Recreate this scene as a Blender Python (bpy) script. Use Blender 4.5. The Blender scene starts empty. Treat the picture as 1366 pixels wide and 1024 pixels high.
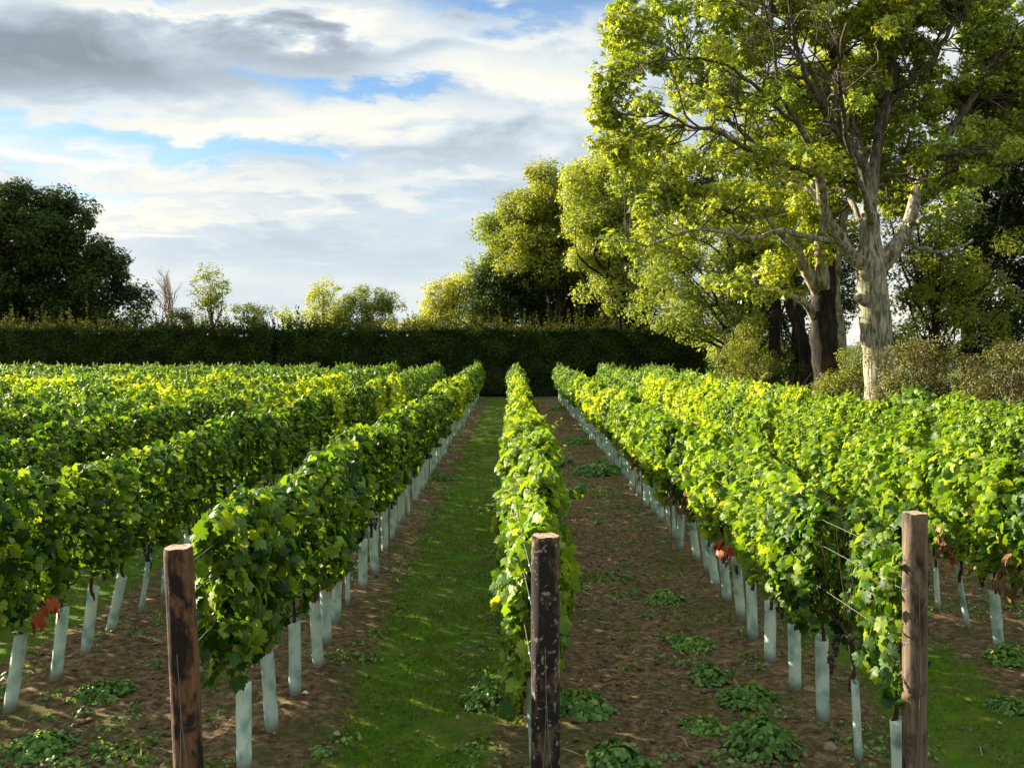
import bpy, math, random
import numpy as np
from mathutils import Vector, noise as mnoise

# ------------------------------------------------------------------ camera, sky, sun, exposure
SC = bpy.context.scene
COL = SC.collection
FPX, HZ, CH = 1300.0, 460.0, 2.5          # focal length (photo px), horizon row, eye height (m)

cam_d = bpy.data.cameras.new('camera')
cam = bpy.data.objects.new('camera', cam_d); COL.objects.link(cam)
cam.location = (0, 0, CH); cam.rotation_euler = (math.radians(90), 0, 0)
cam_d.sensor_width = 36; cam_d.lens = FPX / 1366 * 36
cam_d.shift_y = -(512 - HZ) / 1366
cam_d.clip_end = 6000; cam_d.clip_start = .05
SC.camera = cam

SUN_EL, SUN_AZ = 20.0, -60.0               # degrees; azimuth measured from +Y towards +X
saz, sel = math.radians(SUN_AZ), math.radians(SUN_EL)
SUNV = Vector((math.sin(saz) * math.cos(sel), math.cos(saz) * math.cos(sel), math.sin(sel)))
sd = bpy.data.lights.new('sun', 'SUN'); sd.energy = 5.0; sd.angle = math.radians(.5); sd.color = (1, .90, .70)
sun = bpy.data.objects.new('sun', sd); COL.objects.link(sun)
sun.rotation_euler = (-SUNV).to_track_quat('-Z', 'Y').to_euler()

SC.view_settings.view_transform = 'Standard'; SC.view_settings.look = 'None'
SC.view_settings.exposure = 2.0; SC.view_settings.gamma = 1
SC.cycles.max_bounces = 7; SC.cycles.diffuse_bounces = 3; SC.cycles.glossy_bounces = 1; SC.cycles.transmission_bounces = 5


class NT:
    """tiny node-tree helper"""
    def __init__(s, tree): s.t = tree; s.n = tree.nodes; s.l = tree.links
    def node(s, typ, **kw):
        n = s.n.new(typ)
        for k, v in kw.items(): setattr(n, k, v)
        return n
    def put(s, sock, v):
        if isinstance(v, bpy.types.NodeSocket): s.l.new(v, sock)
        elif v is not None: sock.default_value = v
    def m(s, op, a, b=None, c=None, clamp=False):
        n = s.node('ShaderNodeMath', operation=op, use_clamp=clamp)
        s.put(n.inputs[0], a)
        if b is not None: s.put(n.inputs[1], b)
        if c is not None: s.put(n.inputs[2], c)
        return n.outputs[0]
    def mix(s, f, a, b, blend='MIX'):
        n = s.node('ShaderNodeMixRGB', blend_type=blend)
        s.put(n.inputs[0], f); s.put(n.inputs[1], a); s.put(n.inputs[2], b)
        return n.outputs[0]
    def noise(s, vec, scale, detail=4, rough=.55, dist=0.):
        n = s.node('ShaderNodeTexNoise')
        if vec is not None: s.l.new(vec, n.inputs['Vector'])
        n.inputs['Scale'].default_value = scale; n.inputs['Detail'].default_value = detail
        n.inputs['Roughness'].default_value = rough; n.inputs['Distortion'].default_value = dist
        return n.outputs['Fac']
    def ramp(s, f, stops):
        n = s.node('ShaderNodeValToRGB'); cr = n.color_ramp
        while len(cr.elements) < len(stops): cr.elements.new(.5)
        for e, (p, c) in zip(cr.elements, stops):
            e.position = p; e.color = c if len(c) == 4 else (*c, 1)
        s.l.new(f, n.inputs[0]); return n.outputs[0]
    def step(s, v, lo, hi):
        n = s.node('ShaderNodeMapRange', interpolation_type='SMOOTHSTEP')
        s.put(n.inputs[0], v); s.put(n.inputs[1], lo); s.put(n.inputs[2], hi)
        return n.outputs[0]
    def xyz(s, vec):
        n = s.node('ShaderNodeSeparateXYZ'); s.l.new(vec, n.inputs[0]); return n.outputs
    def comb(s, x, y, z):
        n = s.node('ShaderNodeCombineXYZ')
        for i, v in enumerate((x, y, z)): s.put(n.inputs[i], v)
        return n.outputs[0]


world = bpy.data.worlds.new('World'); SC.world = world; world.use_nodes = True
def build_sky():
    w = NT(world.node_tree); w.n.clear()
    sky = w.node('ShaderNodeTexSky', sky_type='NISHITA', sun_disc=False)
    sky.sun_elevation = sel; sky.sun_rotation = saz
    sky.air_density = 1.0; sky.dust_density = .4; sky.ozone_density = 1.6
    d = w.node('ShaderNodeTexCoord').outputs['Generated']
    x, y, z = w.xyz(d)[:3]
    r = w.m('SQRT', w.m('ADD', w.m('MULTIPLY', x, x), w.m('MULTIPLY', y, y)))
    az = w.m('ARCTAN2', x, y)
    el = w.m('DIVIDE', z, w.m('MAXIMUM', r, .05))
    zz = w.m('ADD', w.m('MAXIMUM', z, 0), .16)
    plane = w.comb(w.m('DIVIDE', x, zz), w.m('MULTIPLY', w.m('DIVIDE', y, zz), 1.35), 0.)
    big = w.noise(plane, 1.25, 7, .5, .25)
    fine = w.noise(plane, 3.4, 9, .58, .25)
    soft = w.noise(w.comb(w.m('MULTIPLY', az, 1.0), w.m('MULTIPLY', el, 3.6), 3.3), 3.2, 6, .5, .3)
    puff = w.noise(w.comb(az, w.m('MULTIPLY', el, 2.1), 7.7), 9., 8, .56, .35)
    wob = w.m('MULTIPLY', w.m('ADD', w.m('SUBTRACT', fine, .5), w.m('SUBTRACT', puff, .5)), .09)
    wob2 = w.m('MULTIPLY', w.m('SUBTRACT', soft, .5), .16)
    def blob(px, py, rx, ry, amp):         # one cloud or opening, by direction in the sky
        a0 = math.atan((px - 683) / FPX); e0 = (HZ - py) / FPX * math.cos(a0)
        ra = rx / FPX; re = ry / FPX
        u = w.m('DIVIDE', w.m('ADD', w.m('SUBTRACT', az, a0), w.m('MULTIPLY', wob2, 1.3)), ra)
        v = w.m('DIVIDE', w.m('ADD', w.m('SUBTRACT', el, e0), w.m('ADD', wob, w.m('MULTIPLY', wob2, .3))), re)
        q = w.m('ADD', w.m('MULTIPLY', u, u), w.m('MULTIPLY', v, v))
        return w.m('MULTIPLY', w.m('EXPONENT', w.m('MULTIPLY', q, -1.)), amp)
    def total(lst):
        t = None
        for b in lst:
            o = blob(*b); t = o if t is None else w.m('ADD', t, o)
        return t
    blue = total([(130, 180, 120, 22, .9), (400, 205, 120, 15, .9), (280, 193, 90, 12, .5), (480, 110, 150, 20, 1.),
                  (700, 18, 170, 20, 1.1), (240, 226, 60, 8, .6), (90, 256, 110, 8, .6), (15, 205, 40, 22, .5),
                  (560, 118, 60, 14, .6), (230, 2, 70, 8, .7), (1290, 20, 90, 60, .35)])
    dark = total([(190, 70, 330, 46, .72), (480, 62, 170, 26, .75), (60, 110, 200, 34, .7), (760, 170, 170, 40, .35),
                  (560, 190, 200, 30, .35), (500, 270, 300, 32, .3), (640, 330, 330, 40, .22), (200, 400, 300, 70, .12),
                  (330, 330, 160, 30, .15), (820, 60, 140, 30, .25)])
    white = total([(350, 165, 300, 24, .9), (60, 205, 130, 14, .9), (290, 15, 190, 12, .9), (640, 90, 110, 26, .95),
                   (440, 25, 40, 12, 1.), (180, 315, 50, 10, 1.), (330, 250, 220, 14, .7), (520, 150, 150, 20, .5),
                   (150, 275, 200, 12, .8), (780, 105, 60, 24, .5), (60, 370, 160, 30, .25), (780, 20, 160, 30, .5),
                   (1250, 420, 250, 60, .5), (590, 238, 80, 10, .5)])
    b = w.m('ADD', blue, w.m('MULTIPLY', w.m('SUBTRACT', big, .56), -1.7))
    b = w.m('ADD', b, w.m('MULTIPLY', w.m('SUBTRACT', fine, .5), -1.9))
    mask = w.m('SUBTRACT', 1., w.m('MULTIPLY', w.step(b, .25, 1.15), .8))
    low = w.step(el, .05, .24)                        # cloud texture softens towards the horizon
    nz = w.m('ADD', .22, w.m('MULTIPLY', low, .78))
    shade = w.m('ADD', w.m('SUBTRACT', white, dark), w.m('MULTIPLY', w.m('SUBTRACT', soft, .5), 1.5))
    shade = w.m('ADD', shade, w.m('MULTIPLY', w.m('MULTIPLY', w.m('SUBTRACT', fine, .5), 1.1), nz))
    shade = w.m('ADD', shade, w.m('MULTIPLY', w.m('SUBTRACT', big, .5), -.9))
    shade = w.m('ADD', shade, w.m('MULTIPLY', w.m('MULTIPLY', w.m('SUBTRACT', puff, .5), 2.4), nz))
    shade = w.m('ADD', w.m('MULTIPLY', shade, .38), w.m('SUBTRACT', .615, w.m('MULTIPLY', low, .11)), clamp=True)
    ccol = w.ramp(shade, [(0., (.78, .89, 1.02)), (.22, (1.15, 1.32, 1.5)), (.47, (1.68, 1.92, 2.1)),
                          (.62, (2.15, 2.26, 2.25)), (.82, (2.6, 2.55, 2.25)), (1., (3.0, 2.92, 2.6))])
    hs = w.node('ShaderNodeHueSaturation'); hs.inputs['Saturation'].default_value = 1.35; hs.inputs['Value'].default_value = .95
    w.l.new(sky.outputs[0], hs.inputs['Color'])
    blu = w.mix(1., hs.outputs[0], (.40, .42, .46, 1), 'MULTIPLY')
    mixd = w.mix(mask, blu, ccol)
    high = w.m('ADD', 1., w.m('MULTIPLY', w.step(el, .5, 1.1), .6))   # sky overhead, out of view, brightened as added fill light
    mixd = w.mix(1., mixd, w.comb(high, high, high), 'MULTIPLY')
    bg = w.node('ShaderNodeBackground'); bg.inputs['Strength'].default_value = .1
    w.l.new(mixd, bg.inputs['Color'])
    out = w.node('ShaderNodeOutputWorld'); w.l.new(bg.outputs[0], out.inputs[0])
build_sky()


# ------------------------------------------------------------------ helpers
def at(px, py, Y):
    """photo pixel at depth Y -> world point"""
    return np.array([(px - 683) / FPX * Y, Y, CH + (HZ - py) / FPX * Y])

def make_mesh(name, parts, smooth=False, mats=None, midx=None):
    """parts: list of (V (n,3), F (m,k)) with one k per part"""
    me = bpy.data.meshes.new(name)
    V = np.concatenate([p[0] for p in parts]).astype(np.float32)
    off = 0; loops = []; starts = []; tot = []; ls = 0
    for v, f in parts:
        f = np.asarray(f, dtype=np.int64); k = f.shape[1]
        loops.append((f + off).ravel()); n = len(f)
        starts.append(ls + np.arange(n) * k); tot.append(np.full(n, k)); ls += n * k; off += len(v)
    L = np.concatenate(loops).astype(np.int32); S = np.concatenate(starts).astype(np.int32); T = np.concatenate(tot).astype(np.int32)
    me.vertices.add(len(V)); me.vertices.foreach_set('co', V.ravel())
    me.loops.add(len(L)); me.loops.foreach_set('vertex_index', L)
    me.polygons.add(len(S)); me.polygons.foreach_set('loop_start', S); me.polygons.foreach_set('loop_total', T)
    if smooth: me.polygons.foreach_set('use_smooth', np.ones(len(S), dtype=bool))
    for m in (mats or []): me.materials.append(m)
    me.update(calc_edges=True); me.validate()
    return me

def link(name, me, parent=None, loc=(0, 0, 0), rot=(0, 0, 0), scale=(1, 1, 1)):
    o = bpy.data.objects.new(name, me); COL.objects.link(o)
    o.location = loc; o.rotation_euler = rot; o.scale = scale
    if parent: o.parent = parent
    return o

def tag(o, label=None, cat=None, group=None, kind=None):
    if label: o['label'] = label
    if cat: o['category'] = cat
    if group: o['group'] = group
    if kind: o['kind'] = kind
    return o

def tube(pts, rad, sides=8, caps=True, rng=None, rough=0.):
    pts = np.asarray(pts, float); n = len(pts)
    rad = np.asarray(rad, float) * np.ones(n)
    d = np.gradient(pts, axis=0); d /= np.linalg.norm(d, axis=1)[:, None] + 1e-9
    ref = np.array([1., 0, 0]) if abs(d[0][0]) < .8 else np.array([0, 1., 0])
    u = np.zeros_like(pts); prev = ref
    for i in range(n):
        a = prev - d[i] * (prev @ d[i]); a /= np.linalg.norm(a) + 1e-9; u[i] = a; prev = a
    w = np.cross(d, u); th = np.arange(sides) / sides * 2 * math.pi
    R = rad[:, None] * np.ones((n, sides))
    if rng is not None and rough: R = R * (1 + rng.normal(0, rough, (n, sides)))
    V = pts[:, None, :] + R[..., None] * (np.cos(th)[None, :, None] * u[:, None, :] + np.sin(th)[None, :, None] * w[:, None, :])
    V = V.reshape(-1, 3)
    i, j = np.meshgrid(np.arange(n - 1), np.arange(sides), indexing='ij'); j2 = (j + 1) % sides
    F = np.stack([i * sides + j, i * sides + j2, (i + 1) * sides + j2, (i + 1) * sides + j], -1).reshape(-1, 4)
    out = [(V, F)]
    if caps:
        c = np.vstack([V[:sides], pts[:1] - d[:1] * rad[0] * .1]); out.append((c, np.array([[k, sides, (k + 1) % sides] for k in range(sides)])))
        c = np.vstack([V[-sides:], pts[-1:] + d[-1:] * rad[-1] * .1]); out.append((c, np.array([[k, (k + 1) % sides, sides] for k in range(sides)])))
    return out

def smooth_path(pts, n=14):
    """Catmull-Rom through points (any columns)"""
    P = np.asarray(pts, float); P = np.vstack([2 * P[0] - P[1], P, 2 * P[-1] - P[-2]]); out = []
    segs = len(P) - 3; per = max(2, n // segs)
    for s in range(segs):
        p0, p1, p2, p3 = P[s:s + 4]
        for t in np.arange(per) / per:
            out.append(.5 * ((2 * p1) + (p2 - p0) * t + (2 * p0 - 5 * p1 + 4 * p2 - p3) * t * t + (3 * p1 - p0 - 3 * p2 + p3) * t ** 3))
    out.append(P[-2]); return np.array(out)

# leaf templates: (x across, y along from the stalk, z up off the blade), triangle faces
def lobed():
    R = [(.0, .04), (.12, -.11), (.27, -.13), (.33, -.01), (.49, .0), (.44, .14), (.53, .27), (.42, .35), (.60, .45), (.50, .54), (.46, .66), (.31, .61), (.26, .78), (.13, .82), (0, 1.0)]
    pts = [(0, .36)] + R + [(-a, b) for a, b in R[-2:0:-1]]
    V = np.array([(x, y, -.9 * x * x - .6 * (y - .35) ** 2 + .16 * abs(x) + (.05 if x > .3 else 0)) for x, y in pts]); V[0, 2] = -.0
    n = len(pts) - 1
    F = np.array([[0, 1 + (k + 1) % n, 1 + k] for k in range(n)])
    return V, F
LOBED = lobed()
SIMPLE = (np.array([(0, 0, 0), (.42, .3, -.12), (.3, .72, -.14), (0, 1, -.2), (-.3, .72, -.14), (-.42, .3, -.12), (0, .5, .04)]),
          np.array([[6, 1, 0], [6, 2, 1], [6, 3, 2], [6, 4, 3], [6, 5, 4], [6, 0, 5]]))
FOLD = (np.array([(0, 0, 0), (.45, .5, -.14), (0, 1, -.1), (-.45, .5, -.14)]), np.array([[0, 2, 1], [0, 3, 2]]))
SPRIG = None
def sprig():
    """three leaflets on a stalk, for leafy masses seen from afar"""
    V = []; F = []
    for a, l, o in ((-.9, .75, 0), (.0, 1., .0), (.9, .75, 0)):
        c, s = math.cos(a), math.sin(a); k = len(V)
        for x, y, z in ((0, 0, 0), (.24, .5, -.05), (0, 1, -.16), (-.24, .5, -.05)):
            x *= l; y *= l; V.append((c * x + s * y, -s * x + c * y, z + .08 * a))
        F += [[k, k + 2, k + 1], [k, k + 3, k + 2]]
    return np.array(V, float), np.array(F)
SPRIG = sprig()

def leaves(P, N, T, S, tmpl):
    """P points, N blade normals, T tip directions, S sizes"""
    N = N / (np.linalg.norm(N, axis=1)[:, None] + 1e-9)
    T = T - N * (T * N).sum(1)[:, None]; T = T / (np.linalg.norm(T, axis=1)[:, None] + 1e-9)
    X = np.cross(T, N); tv, tf = tmpl; n, k = len(P), len(tv)
    V = P[:, None, :] + S[:, None, None] * (tv[None, :, 0:1] * X[:, None] + tv[None, :, 1:2] * T[:, None] + tv[None, :, 2:3] * N[:, None])
    F = (tf[None] + (np.arange(n) * k)[:, None, None]).reshape(-1, tf.shape[1])
    return V.reshape(-1, 3), F

# ------------------------------------------------------------------ materials
def new_mat(name):
    m = bpy.data.materials.new(name); m.use_nodes = True; t = NT(m.node_tree); t.n.clear()
    out = t.node('ShaderNodeOutputMaterial'); return m, t, out

def leaf_mat(name, stops, trans=.4, tcol=(1.25, 1.15, .35), rough=.5, spec=.3, patch=None):
    m, t, out = new_mat(name)
    g = t.node('ShaderNodeNewGeometry')
    oi = t.node('ShaderNodeObjectInfo')
    f = g.outputs['Random Per Island']
    c = t.ramp(f, stops)
    if patch:
        nz = t.noise(g.outputs['Position'], patch[0], 3, .5)
        c = t.mix(t.step(nz, .42, .62), c, t.mix(1., c, (*patch[1], 1), 'MULTIPLY'))
    c = t.mix(1., c, t.ramp(oi.outputs['Random'], [(0, (.82, .86, .85)), (1, (1.15, 1.1, 1.05))]), 'MULTIPLY')
    p = t.node('ShaderNodeBsdfPrincipled'); t.l.new(c, p.inputs['Base Color'])
    p.inputs['Roughness'].default_value = rough; p.inputs['Specular IOR Level'].default_value = spec
    tr = t.node('ShaderNodeBsdfTranslucent'); t.l.new(t.mix(1., c, (*tcol, 1), 'MULTIPLY'), tr.inputs[0])
    mx = t.node('ShaderNodeMixShader'); mx.inputs[0].default_value = trans
    t.l.new(p.outputs[0], mx.inputs[1]); t.l.new(tr.outputs[0], mx.inputs[2]); t.l.new(mx.outputs[0], out.inputs[0])
    return m

def rough_mat(name, stops, scale=3., vec='Object', stretch=(1, 1, 1), bump=.4, rough=.9, detail=8, second=None):
    m, t, out = new_mat(name)
    tc = t.node('ShaderNodeTexCoord'); mp = t.node('ShaderNodeMapping'); mp.inputs['Scale'].default_value = stretch
    t.l.new(tc.outputs[vec], mp.inputs[0])
    nz = t.noise(mp.outputs[0], scale, detail, .6, .3)
    c = t.ramp(nz, stops)
    if second:
        s2, lo, hi, col = second
        n2 = t.noise(tc.outputs[vec], s2, 6, .6, .2)
        c = t.mix(t.step(n2, lo, hi), c, (*col, 1))
    p = t.node('ShaderNodeBsdfPrincipled'); t.l.new(c, p.inputs['Base Color']); p.inputs['Roughness'].default_value = rough
    p.inputs['Specular IOR Level'].default_value = .2
    b = t.node('ShaderNodeBump'); b.inputs['Strength'].default_value = bump; b.inputs['Distance'].default_value = .02
    t.l.new(nz, b.inputs['Height']); t.l.new(b.outputs[0], p.inputs['Normal']); t.l.new(p.outputs[0], out.inputs[0])
    return m

M = {}
M['vine'] = leaf_mat('vine_leaf', [(0, (.014, .050, .006)), (.45, (.055, .13, .011)), (.8, (.17, .28, .022)), (1, (.28, .36, .03))], .45, rough=.5, spec=.3)
M['vine_lime'] = leaf_mat('vine_leaf_lime', [(0, (.028, .09, .010)), (.35, (.15, .27, .020)), (.8, (.25, .36, .03)), (1, (.38, .44, .05))], .45, rough=.5, spec=.3)
M['vine_sunlit'] = leaf_mat('vine_leaf_sunlit', [(0, (.13, .24, .018)), (.4, (.26, .38, .025)), (.8, (.42, .50, .035)), (1, (.58, .56, .04))], .48, rough=.5, spec=.25)  # sunlight put into the leaf colour, for the bright band of vines
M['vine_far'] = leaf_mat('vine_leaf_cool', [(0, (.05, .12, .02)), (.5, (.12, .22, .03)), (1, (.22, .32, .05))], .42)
M['red'] = leaf_mat('vine_leaf_red', [(0, (.16, .03, .015)), (.5, (.38, .05, .015)), (1, (.5, .15, .03))], .4, (1.3, .8, .6))
M['brown'] = leaf_mat('vine_leaf_brown', [(0, (.06, .03, .015)), (.6, (.16, .08, .03)), (1, (.26, .16, .05))], .25, (1.1, .9, .6))
M['oak'] = leaf_mat('oak_leaf', [(0, (.10, .17, .02)), (.5, (.25, .34, .048)), (1, (.46, .50, .10))], .48, rough=.45, spec=.35, patch=(.35, (1.3, 1.15, .9)))
M['lime'] = leaf_mat('bright_leaf', [(0, (.16, .23, .045)), (.5, (.31, .38, .085)), (1, (.47, .50, .13))], .46, patch=(.3, (.8, .85, .8)))
M['olive'] = leaf_mat('olive_leaf', [(0, (.08, .12, .018)), (.5, (.18, .23, .034)), (1, (.30, .33, .06))], .45, patch=(.3, (1.35, 1.25, .9)))
M['dark'] = leaf_mat('dark_leaf', [(0, (.014, .035, .010)), (.6, (.03, .06, .014)), (1, (.07, .10, .018))], .3, spec=.1, patch=(.3, (1.5, 1.2, .9)))
M['yellow'] = leaf_mat('yellow_leaf', [(0, (.20, .26, .03)), (.5, (.36, .40, .05)), (1, (.48, .47, .07))], .45)
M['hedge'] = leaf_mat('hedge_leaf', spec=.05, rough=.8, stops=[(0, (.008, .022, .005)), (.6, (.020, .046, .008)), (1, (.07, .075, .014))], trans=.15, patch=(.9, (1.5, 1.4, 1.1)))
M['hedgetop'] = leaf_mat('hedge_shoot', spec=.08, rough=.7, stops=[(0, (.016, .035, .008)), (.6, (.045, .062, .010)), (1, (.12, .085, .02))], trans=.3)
M['scrub'] = leaf_mat('scrub_leaf', [(0, (.06, .08, .02)), (.5, (.15, .16, .045)), (.85, (.24, .21, .07)), (1, (.26, .12, .05))], .35)
M['weed'] = leaf_mat('weed_leaf', [(0, (.05, .14, .02)), (.5, (.12, .26, .04)), (.9, (.24, .38, .09)), (1, (.40, .40, .14))], .4)
M['grass'] = leaf_mat('grass_blade', [(0, (.05, .13, .006)), (.6, (.095, .20, .009)), (1, (.20, .25, .03))], .4)
M['bark_oak'] = rough_mat('oak_bark', [(.36, (.09, .078, .05)), (.46, (.26, .235, .16)), (.6, (.42, .38, .27))], 9.0, stretch=(1, 1, .22), bump=1.6, second=(1.6, .50, .64, (.09, .09, .045)))
M['bark_trunk'] = rough_mat('oak_trunk_bark', [(.38, (.06, .05, .032)), (.47, (.22, .195, .13)), (.56, (.36, .33, .235)), (.7, (.44, .41, .31))], 15.0, stretch=(1, 1, .16), bump=2.2, detail=10, second=(2.2, .54, .66, (.11, .11, .06)))
M['bark_limb'] = rough_mat('oak_limb_bark', [(.3, (.025, .020, .012)), (.5, (.07, .057, .035)), (.7, (.15, .125, .08))], 5.0, stretch=(1, 1, .5), bump=1.0)  # darker bark: shade inside the crown put into the colour
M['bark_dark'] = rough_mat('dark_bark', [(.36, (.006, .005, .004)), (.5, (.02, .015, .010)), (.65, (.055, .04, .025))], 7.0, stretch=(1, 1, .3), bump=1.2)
M['vinewood'] = rough_mat('vine_wood', [(.3, (.035, .022, .014)), (.7, (.10, .06, .035))], 30, bump=.5)
M['cane'] = rough_mat('vine_cane', [(.3, (.06, .05, .02)), (.7, (.16, .12, .05))], 30, bump=.3)
M['twig'] = rough_mat('bare_twig', [(.3, (.16, .11, .09)), (.7, (.30, .21, .17))], 4, bump=.1)
M['clod'] = rough_mat('soil_clod', [(.3, (.06, .038, .02)), (.5, (.13, .085, .048)), (.72, (.24, .17, .10))], 9, bump=.4)
M['stone'] = rough_mat('flint_stone', [(.3, (.14, .09, .055)), (.55, (.28, .21, .14)), (.75, (.42, .36, .28))], 7, bump=.3)
M['straw'] = rough_mat('dry_straw', [(.3, (.16, .11, .06)), (.7, (.40, .30, .18))], 9, bump=.1)
M['litter'] = leaf_mat('fallen_leaf', [(0, (.08, .05, .025)), (.6, (.20, .13, .06)), (1, (.38, .34, .18))], .2)
M['paper'] = rough_mat('paper_scrap', [(.3, (.6, .58, .54)), (.7, (.75, .73, .7))], 9, bump=.1)

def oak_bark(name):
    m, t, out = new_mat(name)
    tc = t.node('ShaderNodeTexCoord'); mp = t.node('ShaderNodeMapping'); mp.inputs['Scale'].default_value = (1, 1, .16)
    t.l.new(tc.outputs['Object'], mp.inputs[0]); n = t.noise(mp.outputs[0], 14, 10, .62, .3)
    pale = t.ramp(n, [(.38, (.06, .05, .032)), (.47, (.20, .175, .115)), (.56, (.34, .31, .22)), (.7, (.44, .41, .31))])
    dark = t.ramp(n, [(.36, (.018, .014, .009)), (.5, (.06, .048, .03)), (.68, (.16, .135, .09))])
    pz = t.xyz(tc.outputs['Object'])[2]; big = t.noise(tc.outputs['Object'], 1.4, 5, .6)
    f = t.step(t.m('ADD', pz, t.m('MULTIPLY', t.m('SUBTRACT', big, .5), 7.)), 5.2, 8.6)  # bark darkens with height, crown shade put into its colour
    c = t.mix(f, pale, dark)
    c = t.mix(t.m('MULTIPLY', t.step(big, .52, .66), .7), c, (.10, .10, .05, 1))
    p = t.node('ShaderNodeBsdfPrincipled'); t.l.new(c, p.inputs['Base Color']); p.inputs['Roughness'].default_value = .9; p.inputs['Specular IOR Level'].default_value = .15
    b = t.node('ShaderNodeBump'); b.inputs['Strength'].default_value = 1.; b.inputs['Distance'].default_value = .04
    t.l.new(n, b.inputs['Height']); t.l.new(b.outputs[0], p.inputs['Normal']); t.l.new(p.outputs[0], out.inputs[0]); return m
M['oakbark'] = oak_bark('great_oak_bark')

def wood(name, c, dark, lo, hi, pale=None):
    m, t, out = new_mat(name)
    tc = t.node('ShaderNodeTexCoord'); mp = t.node('ShaderNodeMapping'); mp.inputs['Scale'].default_value = (26, 26, 2.2)
    t.l.new(tc.outputs['Object'], mp.inputs[0])
    g = t.noise(mp.outputs[0], 1.6, 8, .65, .4)
    col = t.ramp(g, [(.3, tuple(v * .45 for v in c)), (.5, c), (.72, tuple(min(.6, v * 1.6) for v in c))])
    mp2 = t.node('ShaderNodeMapping'); mp2.inputs['Scale'].default_value = (9, 9, 4.5); t.l.new(tc.outputs['Object'], mp2.inputs[0])
    b = t.noise(mp2.outputs[0], 1.0, 7, .62, .3); f = t.step(b, lo, hi)
    col = t.mix(f, col, (*dark, 1))
    if pale:
        l = t.noise(tc.outputs['Object'], 34, 3, .5, .2); col = t.mix(t.m('MULTIPLY', t.step(l, .60, .66), .75), col, (*pale, 1))
    kn = t.node('ShaderNodeTexVoronoi'); mp3 = t.node('ShaderNodeMapping'); mp3.inputs['Scale'].default_value = (9, 9, 5)
    t.l.new(tc.outputs['Object'], mp3.inputs[0]); t.l.new(mp3.outputs[0], kn.inputs['Vector']); kn.inputs['Scale'].default_value = .9
    col = t.mix(t.m('SUBTRACT', 1., t.step(kn.outputs['Distance'], .06, .2)), col, (*[v * .5 for v in dark], 1))
    p = t.node('ShaderNodeBsdfPrincipled'); t.l.new(col, p.inputs['Base Color']); p.inputs['Roughness'].default_value = .85
    p.inputs['Specular IOR Level'].default_value = .25
    bp = t.node('ShaderNodeBump'); bp.inputs['Strength'].default_value = .7; bp.inputs['Distance'].default_value = .006
    t.l.new(t.m('ADD', g, t.m('MULTIPLY', b, 1.5)), bp.inputs['Height']); t.l.new(bp.outputs[0], p.inputs['Normal']); t.l.new(p.outputs[0], out.inputs[0])
    return m
M['post_left'] = wood('reddish_post_wood', (.14, .068, .034), (.014, .008, .006), .44, .58)
M['post_mid'] = wood('bark_covered_post_wood', (.13, .085, .05), (.014, .010, .008), .38, .52, (.26, .23, .18))
M['post_right'] = wood('weathered_post_wood', (.14, .10, .064), (.024, .017, .012), .48, .66)
M['endgrain'] = rough_mat('post_end_grain', [(.3, (.14, .09, .055)), (.5, (.30, .21, .14)), (.7, (.5, .4, .3))], 30, bump=.5)

def plastic(name, shift):
    m, t, out = new_mat(name)
    tc = t.node('ShaderNodeTexCoord'); oi = t.node('ShaderNodeObjectInfo')
    vm = t.node('ShaderNodeVectorMath', operation='MULTIPLY_ADD')
    t.l.new(tc.outputs['Object'], vm.inputs[0]); vm.inputs[1].default_value = (9, 9, 6)
    t.l.new(t.comb(t.m('MULTIPLY', oi.outputs['Random'], 40.), t.m('MULTIPLY', oi.outputs['Random'], 90.), 0.), vm.inputs[2])
    n = t.noise(vm.outputs[0], 1.1, 4, .55, .2)
    c = t.ramp(n, [(.32, (.22, .38, .32)), (.43, (.48, .66, .54)), (.54, (.76, .88, .74)), (.8, (.86, .93, .78))])
    c = t.mix(t.m('MULTIPLY', oi.outputs['Random'], .35), c, (*shift, 1))
    zc = t.xyz(tc.outputs['Object'])[2]                                     # mud splashed up the foot
    mud = t.m('MULTIPLY', t.m('SUBTRACT', 1., t.step(t.m('ADD', zc, t.m('MULTIPLY', n, -.12)), -.03, .07)), .8)
    c = t.mix(mud, c, (.16, .12, .07, 1))
    p = t.node('ShaderNodeBsdfPrincipled'); t.l.new(c, p.inputs['Base Color']); p.inputs['Roughness'].default_value = .45
    tr = t.node('ShaderNodeBsdfTranslucent'); t.l.new(c, tr.inputs[0])
    mx = t.node('ShaderNodeMixShader'); mx.inputs[0].default_value = .3
    t.l.new(p.outputs[0], mx.inputs[1]); t.l.new(tr.outputs[0], mx.inputs[2]); t.l.new(mx.outputs[0], out.inputs[0])
    return m
M['tube'] = plastic('mint_plastic', (.56, .68, .64))
def metal(name, c, r):
    m, t, out = new_mat(name); p = t.node('ShaderNodeBsdfPrincipled')
    p.inputs['Base Color'].default_value = (*c, 1); p.inputs['Metallic'].default_value = .7; p.inputs['Roughness'].default_value = r
    tc = t.node('ShaderNodeTexCoord'); n = t.noise(tc.outputs['Object'], 40, 3)
    t.l.new(t.ramp(n, [(.3, tuple(v * .6 for v in c)), (.7, c)]), p.inputs['Base Color']); t.l.new(p.outputs[0], out.inputs[0]); return m
M['wire'] = metal('galvanised_wire', (.24, .25, .24), .6)

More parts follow.
